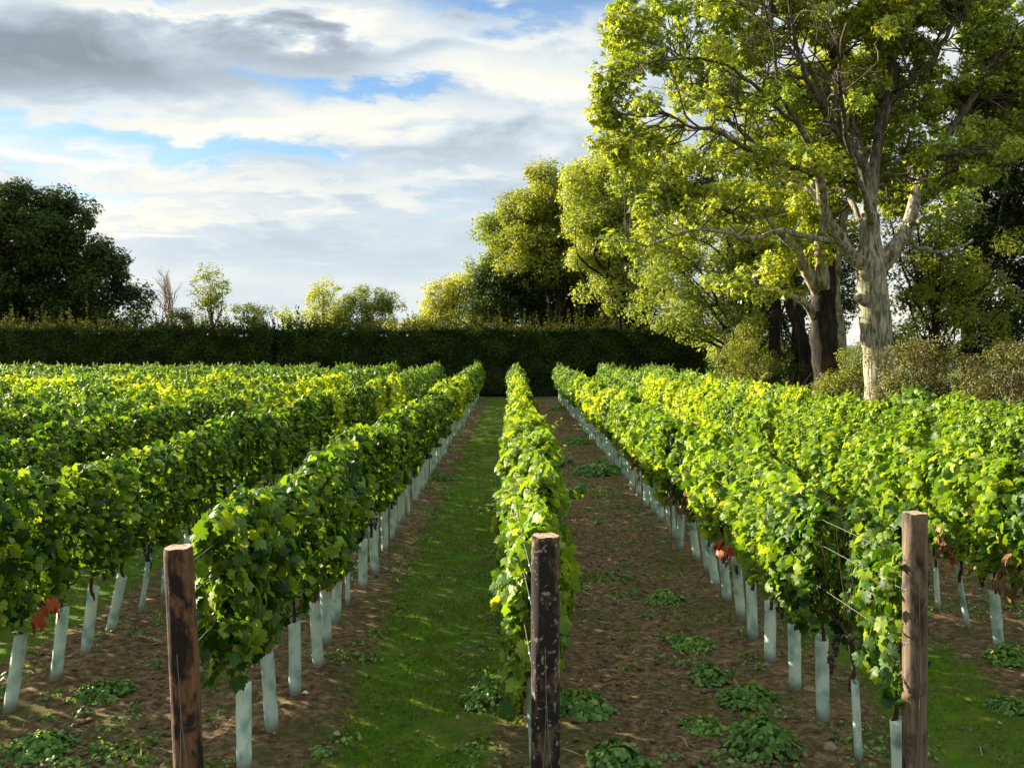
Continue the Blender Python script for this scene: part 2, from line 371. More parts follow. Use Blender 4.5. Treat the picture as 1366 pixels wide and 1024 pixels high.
# ------------------------------------------------------------------ rows of the vineyard
SP = 1.83                                    # row spacing
ROWX = {-1: -1.54, 0: .16, 1: 2.05, 2: 3.93, 3: 5.80, 4: 7.62}
for r in range(-2, -15, -1): ROWX[r] = -3.36 + (r + 2) * SP
ROW_END = {-1: 45, 0: 43.5, 1: 43, 2: 43, 3: 43, 4: 19}
START = {-1: 5.68, 0: 5.75, 1: 5.22, 2: 5.5, 3: 5.4, 4: 5.6, -2: 6.02}
STEP = .6
def is_grass_lane(x):
    return ((-1.54 < x < .16) or (2.05 < x < 3.93) or (-5.19 < x < -3.36))

# ------------------------------------------------------------------ ground
def ground():
    rng = np.random.default_rng(5)
    xs = np.unique(np.concatenate([np.arange(-7, 7.01, .045), np.linspace(7, 40, 60), -np.linspace(7, 60, 90), [-3000, -900, -300, -120, 100, 300, 900, 3000]]))
    ys = np.unique(np.concatenate([[-60, -20, -5, 0, 2, 3], np.geomspace(3.3, 60, 380), np.geomspace(60, 4000, 30)]))
    X, Y = np.meshgrid(xs, ys)
    Z = np.zeros_like(X)
    near = (Y > 3) & (Y < 50) & (abs(X) < 8)
    idx = np.argwhere(near)
    for i, j in idx:
        x, y = X[i, j], Y[i, j]
        d = min(abs(x - ROWX[r]) for r in (-3, -2, -1, 0, 1, 2, 3))
        soil = 1. if not is_grass_lane(x) else max(0., 1 - max(0, d - .38) / .15)
        n1 = mnoise.noise(Vector((x * 1.7, y * 1.7, 0))); 
        h = .02 * n1 + .035 * max(0, 1 - d / .45) * .8
        if soil > 0:
            h += soil * (.016 * mnoise.noise(Vector((x * 8, y * 8, 3))) + .014 * mnoise.noise(Vector((x * 19, y * 19, 7))))
        Z[i, j] = h
    ny, nx = X.shape
    V = np.stack([X, Y, Z], -1).reshape(-1, 3)
    i, j = np.meshgrid(np.arange(ny - 1), np.arange(nx - 1), indexing='ij')
    F = np.stack([i * nx + j, i * nx + j + 1, (i + 1) * nx + j + 1, (i + 1) * nx + j], -1).reshape(-1, 4)
    m, t, out = new_mat('vineyard_ground')
    g = t.node('ShaderNodeNewGeometry').outputs['Position']
    x, y, z = t.xyz(g)[:3]
    wig = t.m('MULTIPLY', t.m('SUBTRACT', t.noise(g, 1.1, 5, .6), .5), .55)
    xw = t.m('ADD', x, wig)
    def lane(a, b):
        return t.m('MULTIPLY', t.step(xw, a, a + .16), t.m('SUBTRACT', 1., t.step(xw, b - .16, b)))
    L = t.m('ADD', lane(-1.18, -.02), lane(2.5, 3.62))
    L = t.m('ADD', L, lane(-4.95, -3.85))
    k = -7.02 - SP
    while k > -26: L = t.m('ADD', L, lane(k - 1.6, k - .4)); k -= 2 * SP
    worn = t.step(t.noise(g, 1.6, 6, .62, .4), .36, .60)
    grasscol = t.ramp(t.noise(g, 5, 8, .65), [(.3, (.040, .10, .004)), (.5, (.068, .135, .006)), (.7, (.12, .165, .014))])
    soil1 = t.ramp(t.noise(g, 14, 9, .7), [(.32, (.025, .016, .007)), (.46, (.10, .064, .031)), (.58, (.19, .13, .068)), (.75, (.34, .27, .16))])
    moss = t.step(t.noise(g, 1.3, 6, .65, .5), .47, .62)
    soil2 = t.mix(t.m('MULTIPLY', moss, .55), soil1, (.055, .075, .012, 1))
    gf = t.m('MULTIPLY', L, t.m('ADD', .62, t.m('MULTIPLY', worn, .38)))
    col = t.mix(gf, soil2, grasscol)
    far = t.m('MAXIMUM', t.step(y, 44.5, 46), t.m('MAXIMUM', t.step(x, 8.3, 9.), t.m('SUBTRACT', 1., t.step(x, -27., -26.))))
    field = t.ramp(t.noise(g, .4, 6, .6), [(.3, (.05, .07, .012)), (.6, (.10, .11, .03))])
    col = t.mix(far, col, field)
    col = t.mix(t.step(y, 62, 80), col, (.09, .12, .035, 1))
    p = t.node('ShaderNodeBsdfPrincipled'); t.l.new(col, p.inputs['Base Color']); p.inputs['Roughness'].default_value = .95
    p.inputs['Specular IOR Level'].default_value = .1
    b = t.node('ShaderNodeBump'); b.inputs['Strength'].default_value = .9; b.inputs['Distance'].default_value = .025
    t.l.new(t.m('ADD', t.noise(g, 28, 8, .7), t.m('MULTIPLY', t.noise(g, 8, 4, .6), .8)), b.inputs['Height'])
    t.l.new(b.outputs[0], p.inputs['Normal']); t.l.new(p.outputs[0], out.inputs[0])
    tag(link('ground', make_mesh('ground', [(V, F)], True, [m])), kind='structure')
ground()

def patchy(x, y, s, o=0):
    return mnoise.noise(Vector((x * s, y * s, 11 + o)))

def grass_and_litter():
    rng = np.random.default_rng(8)
    P = []
    for a, b, n in ((-1.15, -.08, 60000), (2.5, 3.6, 34000), (-4.9, -3.9, 16000)):
        x = rng.uniform(a - .12, b + .12, n); y = 4.2 + 22 * rng.random(n) ** 1.7
        P.append(np.stack([x, y], 1))
    P = np.concatenate(P)
    keep = np.array([patchy(x, y, 1.3) + .35 * patchy(x, y, 6) > -.16 for x, y in P]); P = P[keep]; n = len(P)
    P3 = np.column_stack([P, np.full(n, .0)])
    P3[:, 2] = [.02 * mnoise.noise(Vector((x * 1.7, y * 1.7, 0))) for x, y in P]
    T = rng.normal(0, .8, (n, 3)); T[:, 2] = 1.0
    N = rng.normal(0, 1, (n, 3)); N[:, 2] *= .3
    blade = (np.array([(-.09, 0, 0), (.09, 0, 0), (0, 1, .12)]), np.array([[0, 1, 2]]))
    me = make_mesh('grass', [leaves(P3, N, T, rng.uniform(.018, .045, n), blade)], False, [M['grass']])
    tag(link('grass', me), 'short mown grass in the lanes between the vine rows', 'grass', kind='stuff')
    # clods
    ico = np.array([(0, 0, 1), (.89, 0, .45), (.28, .85, .45), (-.72, .53, .45), (-.72, -.53, .45), (.28, -.85, .45),
                    (.72, .53, -.45), (-.28, .85, -.45), (-.89, 0, -.45), (-.28, -.85, -.45), (.72, -.53, -.45), (0, 0, -1)])
    icf = np.array([(0, 1, 2), (0, 2, 3), (0, 3, 4), (0, 4, 5), (0, 5, 1), (1, 6, 2), (2, 7, 3), (3, 8, 4), (4, 9, 5), (5, 10, 1),
                    (6, 7, 2), (7, 8, 3), (8, 9, 4), (9, 10, 5), (10, 6, 1), (11, 7, 6), (11, 8, 7), (11, 9, 8), (11, 10, 9), (11, 6, 10)])
    def bits(n, smin, smax, flat):
        out = []
        while len(out) < n:
            x = rng.uniform(-6.5, 6.5); y = 4.1 + 26 * rng.random() ** 1.8
            if abs(x) > .56 * y: continue
            if is_grass_lane(x) and min(abs(x - ROWX[r]) for r in (-3, -2, -1, 0, 1, 2, 3)) > .42 and rng.random() < .9: continue
            out.append((x, y))
        out = np.array(out); s = smin * (smax / smin) ** (rng.random(n) ** 2.2)
        Z = np.array([.02 * mnoise.noise(Vector((x * 1.7, y * 1.7, 0))) for x, y in out])
        V = ico[None] * (1 + rng.normal(0, .28, (n, 12, 1))) * s[:, None, None] * rng.uniform(.6, 1.3, (n, 1, 3)) * np.array([1, 1, flat])
        V = V + np.column_stack([out, Z + s * .15])[:, None]
        return V.reshape(-1, 3), (icf[None] + (np.arange(n) * 12)[:, None, None]).reshape(-1, 3)
    tag(link('soil_clods', make_mesh('soil_clods', [bits(22000, .006, .034, .6)], False, [M['clod']])), 'crumbly brown soil clods strewn under and between the rows', 'soil', kind='stuff')
    tag(link('pebbles', make_mesh('pebbles', [bits(4200, .004, .022, .6)], True, [M['stone']])), 'small pale pebbles scattered over the soil', 'pebbles', kind='stuff')
    # straw and dead leaves
    n = 5200; x = rng.uniform(-6, 6, n); y = 4.1 + 20 * rng.random(n) ** 1.6
    ok = np.array([not is_grass_lane(a) or rng.random() < .25 for a in x]); x = x[ok]; y = y[ok]; n = len(x)
    P3 = np.column_stack([x, y, [.02 * mnoise.noise(Vector((a * 1.7, b * 1.7, 0))) + .018 for a, b in zip(x, y)]])
    T = rng.normal(0, 1, (n, 3)); T[:, 2] *= .15; N = rng.normal(0, .2, (n, 3)); N[:, 2] = 1
    st = (np.array([(-.02, 0, 0), (.02, 0, 0), (.022, .5, .05), (-.018, .5, .05), (0, 1, 0)]), np.array([[0, 1, 2], [0, 2, 3], [3, 2, 4]]))
    tag(link('straw', make_mesh('straw', [leaves(P3, N, T, rng.uniform(.03, .14, n), st)], False, [M['straw']])), 'dry straw and twig fragments on the soil', 'straw', kind='stuff')
    n = 1500; x = rng.uniform(-6, 6, n); y = 4.1 + 22 * rng.random(n) ** 1.5
    P3 = np.column_stack([x, y, np.full(n, .03)]); T = rng.normal(0, 1, (n, 3)); T[:, 2] *= .3; N = rng.normal(0, .4, (n, 3)); N[:, 2] = 1
    tag(link('fallen_leaves', make_mesh('fallen_leaves', [leaves(P3, N, T, rng.uniform(.025, .06, n), SIMPLE)], False, [M['litter']])), 'curled fallen leaves littering soil and grass', 'leaf litter', kind='stuff')
    # low weeds as ground cover
    c = []
    while len(c) < 950:
        x = rng.uniform(-6, 6); y = 4.6 + 26 * rng.random() ** 1.5
        if abs(x) > .56 * y: continue
        d = min(abs(x - ROWX[r]) for r in (-3, -2, -1, 0, 1, 2, 3))
        if is_grass_lane(x) and d > .5 and rng.random() < .93: continue
        if patchy(x, y, .8, 5) < -.02: continue
        c.append((x, y, rng.gamma(2.2, .045)))
    P = []; S = []; N = []; T = []
    for x, y, r in c:
        k = int(12 + r * 260); a = rng.random(k) * 6.28; q = r * np.sqrt(rng.random(k))
        P.append(np.column_stack([x + q * np.cos(a), y + q * np.sin(a), rng.uniform(.01, .06, k)]))
        N.append(np.column_stack([np.cos(a) * .5, np.sin(a) * .5, np.ones(k)]) + rng.normal(0, .3, (k, 3)))
        T.append(np.column_stack([np.cos(a), np.sin(a), rng.uniform(-.1, .5, k)])); S.append(rng.uniform(.012, .042, k))
    tufts = []
    for _ in range(420):
        x = rng.uniform(-6, 6); y = 4.6 + 20 * rng.random() ** 1.5; k = rng.integers(10, 30)
        if is_grass_lane(x) and rng.random() < .6: continue
        d = rng.normal(0, .5, (k, 3)); d[:, 2] = 1
        tufts.append(leaves(np.column_stack([x + rng.normal(0, .03, k), y + rng.normal(0, .03, k), np.full(k, .0)]), rng.normal(0, 1, (k, 3)), d, rng.uniform(.04, .13, k),
                            (np.array([(-.04, 0, 0), (.04, 0, 0), (.03, .6, .05), (-.03, .6, .05), (0, 1, .2)]), np.array([[0, 1, 2], [0, 2, 3], [3, 2, 4]]))))
    me = make_mesh('weeds', tufts + [leaves(np.concatenate(P), np.concatenate(N), np.concatenate(T), np.concatenate(S), SIMPLE)], False, [M['weed']])
    tag(link('weeds', me), 'low green weeds spreading over the bare soil', 'weeds', kind='stuff')
grass_and_litter()

# bigger weed clumps one can point to
def weed_mesh(seed, r, h, n, s):
    rng = np.random.default_rng(seed); a = rng.random(n) * 6.28; q = rng.random(n) ** .62 * r * .88 * (1 + .12 * np.sin(a * 2 + seed))
    z = h * np.clip(1 - (q / r) ** 2, .1, 1) * rng.uniform(.3, 1, n) + .01
    P = np.column_stack([q * np.cos(a), q * np.sin(a), z])
    N = np.column_stack([np.cos(a) * .5, np.sin(a) * .5, np.ones(n)]) + rng.normal(0, .35, (n, 3))
    T = np.column_stack([np.cos(a), np.sin(a), rng.uniform(-.3, .5, n)])
    return make_mesh('weed_leaves', [leaves(P, N, T, rng.uniform(.4, 1.3, n) * s, SIMPLE)], False, [M['weed']])
WM = [weed_mesh(i, .21, .07 + .03 * i, 400, .040 + .006 * (i % 3)) for i in range(4)] + [weed_mesh(9, .55, .26, 1500, .075)]
def gnd(px, py):
    Y = FPX * CH / (py - HZ); return (px - 683) / FPX * Y, Y
for px, py, sc, k, lab in (
        (925, 862, 1., 0, 'bright weed clump halfway along the soil strip right of the middle post'),
        (1000, 935, 1.1, 1, 'tall weed clump left of the tubes of the row beside the right post'),
        (945, 905, .8, 2, 'small weed clump just left of a taller clump on the bare soil'),
        (1020, 1000, 1.2, 3, 'broad weed clump at the bottom edge between middle and right posts'),
        (935, 970, .8, 0, 'low weed clump midway between middle and right posts near the bottom'),
        (770, 945, 1.2, 1, 'weed clump at the right foot of the middle post'),
        (820, 1015, .9, 2, 'weed clump at the bottom edge just right of the middle post'),
        (650, 940, 1., 3, 'pale weed clump on the grass path edge left of the middle post'),
        (140, 925, 1.1, 0, 'leafy weed clump left of the reddish post among the tubes'),
        (55, 1000, 1., 1, 'weed clump in the bottom left corner on bare soil'),
        (890, 800, .8, 2, 'weed clump beside the tube line halfway down the soil strip'),
        (1345, 885, 1., 3, 'weed clump around a tube at the right edge of the picture'),
        (1350, 945, .9, 0, 'weed clump in the grass at the lower right edge'),
        (800, 632, 1., 4, 'large dark leafy weed spreading across the soil strip further back'),
        (770, 592, .7, 4, 'big weed patch beyond the large dark weed on the soil strip'),
        (745, 547, .7, 4, 'farthest weed mound at the hedge end of the soil strip'),
        (585, 640, .55, 4, 'dark weed mound beside the tubes on the left edge of the grass path'),
        (660, 578, .35, 4, 'small weed mound on the grass path near the middle row')):
    x, y = gnd(px, py)
    tag(link('weed_clump', WM[k], None, (x, y, 0), (0, 0, px * .7), (sc, sc, sc)), lab, 'weed', 'weed clumps on the vineyard floor')

def stones():
    rng = np.random.default_rng(21)
    for px, py, s, lab in ((1022, 890, .035, 'tan stone lying at the foot of a tube in the right row'), (1050, 898, .028, 'small tan stone just right of another stone by a tube'),
                      (1080, 922, .04, 'pale stone to the right of a tube base near the right post'), (912, 917, .025, 'rounded pale stone alone on the soil strip'),
                      (1107, 1000, .042, 'flat tan stone between the last tubes near the right post'), (1240, 868, .03, 'pale stone on the soil under the second right row'),
                      (1290, 878, .035, 'tan stone in the rubble beneath the second right row')):
        x, y = gnd(px, py)
        u = rng.normal(0, 1, (60, 3)); 
        import bmesh
        bm = bmesh.new(); bmesh.ops.create_icosphere(bm, subdivisions=3, radius=1)
        off = Vector(rng.uniform(0, 50, 3))
        for v in bm.verts:
            v.co *= (1 + .35 * mnoise.noise(v.co * 1.3 + off)); v.co = Vector((v.co.x * s * 1.2, v.co.y * s, v.co.z * s * .65))
        me = bpy.data.meshes.new('stone'); bm.to_mesh(me); bm.free(); me.materials.append(M['stone'])
        for p in me.polygons: p.use_smooth = True
        tag(link('stone', me, None, (x, y, s * .35), (0, 0, px)), lab, 'stone', 'stones on the bare soil')
    # crumpled paper scrap
    x, y = gnd(410, 930); g = []
    for i in range(7):
        for j in range(6): g.append(((i - 3) * .012, (j - 2.5) * .014, .035 + rng.normal(0, .006) + .02 * math.sin(i * .9)))
    F = np.array([[i * 6 + j, (i + 1) * 6 + j, (i + 1) * 6 + j + 1, i * 6 + j + 1] for i in range(6) for j in range(5)])
    tag(link('paper_scrap', make_mesh('paper_scrap', [(np.array(g), F)], True, [M['paper']]), None, (x, y, -.01), (.5, 0, .6)), 'crumpled white scrap lying on the soil beside the left tubes', 'litter')
    for px, py, pts, lab in ((845, 905, [(-.22, .1, .03), (-.12, .03, .05), (0, .0, .035), (.12, .02, .03), (.2, 0, .03)], 'pale curved twig lying on the soil strip'),
                        (915, 1005, [(-.05, .2, .03), (0, .12, .05), (.02, .02, .03), (.06, -.03, .03), (.16, -.04, .03)], 'thin bent twig on the soil near the bottom edge')):
        x, y = gnd(px, py)
        tag(link('fallen_twig', make_mesh('fallen_twig', tube(smooth_path(pts, 16), np.linspace(.005, .002, 17), 6), True, [M['straw']]), None, (x, y, 0)), lab, 'twig')
stones()

# ------------------------------------------------------------------ vines
def vine_foliage(seed, n=860, size=(.04, .096), zlo=.65, zhi=1.56, tmpl=LOBED, half=.18, shoots=3, ln=.36):
    rng = np.random.default_rng(seed)
    z = zlo + (zhi - zlo) * rng.random(n) ** .85
    f = (z - zlo) / (zhi - zlo)
    y = rng.uniform(-ln, ln, n)
    lump = np.array([mnoise.noise(Vector((0, b * 3.2, c * 3.2 + seed * 7))) for b, c in zip(y, z)])
    side = np.where(rng.random(n) < .5, -1, 1)
    prof = half * (.50 + .70 * np.sin(np.clip(f * 1.05, 0, 1) * math.pi * .9) * .8) * (1 + 1.0 * lump)
    prof = np.where(f > .86, prof * (1 - (f - .86) * 4.2), prof)
    x = side * prof * (.35 + .65 * rng.random(n) ** .55)
    keep = ~((f < .25) & (rng.random(n) > .15 + f * 3.2 + 1.3 * lump)); x, y, z, side, f = x[keep], y[keep], z[keep], side[keep], f[keep]; n = len(x)
    P = np.column_stack([x, y, z])
    N = np.column_stack([side * rng.uniform(-.1, 1.1, n), rng.normal(0, .75, n), .25 + f * .4 + rng.normal(0, .5, n)])
    T = np.column_stack([side * rng.uniform(-.3, .9, n), rng.normal(0, .8, n), -rng.uniform(-.4, 1, n)])
    S = size[0] * (size[1] / size[0]) ** rng.random(n)
    for _ in range(shoots):                      # young shoots poking out of the top
        y0 = rng.uniform(-ln, ln); d = np.array([rng.normal(0, .35), rng.normal(0, .4), 1.]); L = rng.uniform(.10, .34)
        k = 9; tt = np.linspace(0, 1, k); base = np.array([rng.normal(0, .05), y0, zhi - .06])
        Q = base + tt[:, None] * d * L; Q[:, 2] -= .10 * tt ** 2
        P = np.vstack([P, Q]); a = rng.random(k) * 6.28
        N = np.vstack([N, np.column_stack([np.cos(a) * .7, np.sin(a) * .7, np.ones(k)])])
        T = np.vstack([T, np.column_stack([np.cos(a), np.sin(a), np.full(k, .1)])]); S = np.append(S, np.linspace(size[1] * .8, size[0] * .5, k))
    return leaves(P, N, T, S, tmpl)

def stray_leaves(seed, n, zlo, zhi, half=.25):
    rng = np.random.default_rng(seed)
    side = np.where(rng.random(n) < .88, -1, 1); y = rng.normal(0, .12, n)
    P = np.column_stack([side * half * rng.uniform(.6, 1.1, n), y, rng.uniform(zlo, zhi, n)])
    N = np.column_stack([side * 1., rng.normal(0, .4, n), rng.uniform(0, .6, n)])
    T = np.column_stack([side * .2, rng.normal(0, .4, n), -np.ones(n)])
    return leaves(P, N, T, rng.uniform(.08, .13, n), LOBED)

def trunk_mesh(seed):
    rng = np.random.default_rng(seed)
    j = lambda s: rng.normal(0, s)
    parts = []
    stem = smooth_path([(0, 0, .43), (j(.006), j(.006), .48), (j(.01), j(.01), .56), (j(.02), j(.03), .72)], 12)
    parts += tube(stem, np.linspace(.016, .011, len(stem)), 7, rng=rng, rough=.12)
    top = stem[-1]
    for s in (-1, 1):
        arm = smooth_path([top, top + (0, s * .12, .06), top + (j(.01), s * .3, .07)], 8); parts += tube(arm, np.linspace(.010, .006, len(arm)), 6, rng=rng, rough=.1)
    for k in range(6):
        b = top + np.array([0, rng.uniform(-.28, .28), .06]); t = b + np.array([j(.12), j(.07), rng.uniform(.55, .8)])
        c = smooth_path([b, (b + t) / 2 + (j(.04), j(.04), 0), t], 8); parts += tube(c, np.linspace(.0045, .002, len(c)), 5)
    return make_mesh('trunk', parts, True, [M['vinewood']])

def bunch_mesh(seed):
    """a few bunches of dark grapes hanging below the canopy"""
    rng = np.random.default_rng(seed); parts = []
    import bmesh
    bm = bmesh.new(); bmesh.ops.create_icosphere(bm, subdivisions=1, radius=.0085)
    iv = np.array([v.co[:] for v in bm.verts]); fi = np.array([[v.index for v in f.verts] for f in bm.faces]); bm.free()
    for _ in range(1):
        c = np.array([0, 0, 0]); n = 42
        t = rng.random(n); a = rng.random(n) * 6.28; r = .036 * (1 - t) ** .6 * rng.uniform(.5, 1, n)
        Q = c + np.column_stack([r * np.cos(a), r * np.sin(a), -.13 * t])
        parts.append(((iv[None] + Q[:, None]).reshape(-1, 3), (fi[None] + (np.arange(n) * len(iv))[:, None, None]).reshape(-1, 3)))
    return make_mesh('grape_bunch', parts, True, [M['grape']])
mg, tg, og = new_mat('dark_grape'); pg = tg.node('ShaderNodeBsdfPrincipled'); pg.inputs['Base Color'].default_value = (.018, .012, .025, 1)
tg.l.new(tg.ramp(tg.node('ShaderNodeNewGeometry').outputs['Random Per Island'], [(0, (.01, .008, .02)), (1, (.05, .03, .04))]), pg.inputs['Base Color'])
pg.inputs['Roughness'].default_value = .4; tg.l.new(pg.outputs[0], og.inputs[0]); M['grape'] = mg

NV = 9
FOL = [make_mesh('foliage', [vine_foliage(100 + i)], False, [M['vine']]) for i in range(NV)]
FOLL = [make_mesh('foliage', [vine_foliage(250 + i)], False, [M['vine_lime']]) for i in range(6)]
FOLY = [make_mesh('foliage', [vine_foliage(200 + i)], False, [M['vine_sunlit']]) for i in range(5)]
FOLF = [make_mesh('foliage', [vine_foliage(300 + i, half=.22)], False, [M['vine_far']]) for i in range(4)]
FOLN = [make_mesh('foliage', [vine_foliage(400 + i, 960, (.045, .115), .60, 1.54, shoots=5)], False, [M['vine']]) for i in range(4)]     # near ends, hanging low
FOLM = [make_mesh('foliage', [vine_foliage(430 + i, 1000, (.05, .125), .36, 1.54, shoots=5)], False, [M['vine_lime']]) for i in range(4)]
FOLS = [make_mesh('foliage', [vine_foliage(450 + i, 260, (.05, .11), .60, 1.5, half=.13, shoots=2, ln=.25)], False, [M['vine']]) for i in range(2)]
REDS = [make_mesh('red_leaves', [stray_leaves(500 + i, 8, .62, .84, .17)], False, [M['red']]) for i in range(2)]
BRNS = [make_mesh('withered_leaves', [stray_leaves(520 + i, 15, .60, .95, .2)], False, [M['brown']]) for i in range(2)]
TRK = [trunk_mesh(600 + i) for i in range(6)]
GRP = [bunch_mesh(700 + i) for i in range(4)]

ORD = ['first', 'second', 'third', 'fourth', 'fifth', 'sixth', 'seventh', 'eighth', 'ninth', 'tenth', 'eleventh', 'twelfth']
ROWN = {-1: 'row left of the grass path', 0: 'narrow middle row', 1: 'row starting at the right post',
        2: 'second row right of the middle', 3: 'third row right of middle', 4: 'outermost right row',
        -2: 'second row left of the path'}
for r in range(-3, -15, -1): ROWN[r] = ORD[-r - 1] + ' row left of the grass path' if -r <= 12 else 'farthest left rows'
ROWN[-13] = ROWN[-14] = 'outermost left rows'

rv = random.Random(4)
plants = []
for r, x in ROWX.items():
    y = START.get(r, 5.9 + rv.uniform(-.3, .3)); i = 0
    end = ROW_END.get(r, 44.5)
    while y < end:
        plants.append([r, i, x + rv.uniform(-.03, .03), y + rv.uniform(-.05, .05) * (1 if i > 6 else .4)]); y += STEP; i += 1
def inview(p, m=1.06): return abs(p[2]) < (683 / FPX) * p[3] * m + .4
vis = [p for p in plants if inview(p)]
W = {-1: 1., 0: 1., 1: 1., 2: .62, -2: .62, 3: .5, 4: .42, -3: .45}
vis.sort(key=lambda p: p[3] / W.get(p[0], .36))
single = vis[:296]; rest = [p for p in vis[296:]] + [p for p in plants if not inview(p) and abs(p[2]) < .75 * p[3] + 2]
single.sort(key=lambda p: (abs(p[0]), p[0], p[3]))

RED = {(1, 24), (1, 6), (1, 21), (-1, 3), (-1, 4), (2, 5), (-2, 1)}
def vine_colour(r, y):
    band = 18.5 + rv.uniform(-2.5, 2.5), 31 + rv.uniform(-2, 2)
    if r == 0: band = (14, 30)
    if band[0] < y < band[1]: return FOLY if rv.random() < (.75 if r >= 0 else .45) else FOL  # yellow leaves stand in for the band of sunlight
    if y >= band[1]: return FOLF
    return FOLL if r >= 1 and rv.random() < min(.9, .25 + y / 18) or r == 0 else FOL
for r, i, x, y in single:
    root = link('grape_vine', None, None, (x, y, 0)); root.empty_display_size = .2
    hs = rv.uniform(.89, 1.09); fl = rv.choice((0, math.pi))
    pool = FOLM if r == 0 and i < 14 else FOLN if i < 2 and abs(r) == 1 else vine_colour(r, y)
    w = {0: .74 if y < 9 else .8, -1: .85 if i < 3 else 1., 1: .8 if i < 4 else 1.}.get(r, 1.)
    if r == 1 and i == 0: pool = FOLS; w = .7
    f = link('foliage', rv.choice(pool), root, (rv.gauss(0, .035 if r else .05), 0, (1 - hs) * .62), (0, rv.gauss(0, .04), fl), (w * rv.uniform(.9, 1.15), 1.0, hs))
    if y < 27: link('trunk', rv.choice(TRK), root, (0, 0, 0), (0, 0, rv.choice((0, math.pi))))
    if y < 14:
        for _ in range(rv.choice((0, 1, 2, 3))): link('grape_bunch', rv.choice(GRP), root, (rv.uniform(-.16, .16), rv.uniform(-.25, .25), rv.uniform(.64, .8)), (0, 0, rv.uniform(0, 6)))
    wd = ''
    if (r, i) in RED: tag(link('red_leaves', rv.choice(REDS), root, (0, 0, 0), (0, 0, math.pi if r < 0 else 0)), 'rusty red leaves low on the vine'); wd = 'red leafed '
    if r == 1 and 6 <= i <= 34 and rv.random() < .45 or (r == 2 and i < 8 and rv.random() < .6): link('withered_leaves', rv.choice(BRNS), root)
    if pool is FOLY: wd = wd or 'sunlit yellow '
    grp = 'grape vines of the ' + ROWN[r]
    if i < 12 and r in (-2, -1, 0, 1, 2): lab = f"{ORD[i]} grape vine from the near end of the {ROWN[r]}"
    elif wd.startswith('red'): lab = f"red leafed grape vine, {i + 1}th along the {ROWN[r]}"
    elif r in (-1, 0, 1): lab = f"{wd or 'green '}grape vine past the first dozen of the {ROWN[r]}"
    else: lab = f"{wd or 'green '}grape vine in the {ROWN[r]}"
    tag(root, lab, 'grape vine', grp)
print('vines', len(single), 'rest', len(rest))

def rest_vines():
    rng = np.random.default_rng(3); parts = [[], []]
    low = [vine_foliage(800 + i, 260, (.08, .15), tmpl=SIMPLE, shoots=2) for i in range(8)]
    stems = []
    for r, i, x, y in rest:
        V, F = low[rng.integers(8)]; V = V * np.array([rng.choice([-1, 1]) * rng.uniform(.9, 1.15), rng.choice([-1, 1]), rng.uniform(.93, 1.07)]) + np.array([x, y, 0])
        k = 1 if 18.5 + rng.normal() * 1.5 < y < 30 + rng.normal() * 1.5 and rng.random() < .6 else 0  # same sunlit band put into the leaf colour
        parts[k].append((V, F))
        stems += tube([(x, y, 0), (x, y, .75)], .012, 5, False)
    me = make_mesh('grape_vines', parts[0] + parts[1] + stems, False, [M['vine_far'] , M['vine_sunlit'], M['vinewood']])
    a = sum(len(p[1]) for p in parts[0]); b = sum(len(p[1]) for p in parts[1]); idx = np.zeros(len(me.polygons), dtype=np.int32)
    idx[a:a + b] = 1; idx[a + b:] = 2
    me.polygons.foreach_set('material_index', idx)
    tag(link('grape_vines', me), 'mass of more distant leafy vines filling the rows towards the hedge', 'grape vines', kind='stuff')
rest_vines()

# long shoots that stray out of the middle row
def shoot(px, py, Y, pts, sz, lab, parent_label):
    rng = np.random.default_rng(int(px)); b = at(px, py, Y)
    path = smooth_path([b + np.array(p) for p in pts], 18)
    n = len(path); a = rng.random(n) * 6.28
    P = path + rng.normal(0, .015, (n, 3))
    N = np.column_stack([np.cos(a) * .5, -.6 + np.sin(a) * .4, np.ones(n) * .8]); T = np.column_stack([np.cos(a), np.sin(a), np.full(n, -.35)])
    o = link('vine_shoot', make_mesh('vine_shoot', [leaves(P, N, T, np.linspace(sz, sz * .5, n), LOBED)] + tube(path, .004, 5), False, [M['vine']]))
    return o
# these are parts of the nearest middle-row vines
mid = [o for o in bpy.data.objects if o.get('group') == 'grape vines of the ' + ROWN[0]]
def nearest(Y): return min(mid, key=lambda o: abs(o.location.y - Y))
for px, py, Y, pts, sz in ((725, 690, 7.6, [(0, 0, 0), (.12, -.05, .16), (.24, -.1, .24), (.36, -.1, .25)], .13),
                           (690, 690, 8.2, [(0, 0, 0), (-.12, 0, .06), (-.24, 0, .1), (-.33, 0, .09)], .08),
                           (712, 640, 10.5, [(0, 0, 0), (.15, 0, .1), (.3, 0, .2), (.42, 0, .2)], .12)):
    v = nearest(Y); s = shoot(px, py, Y, pts, sz, '', ''); s.parent = v; s.location = -v.location

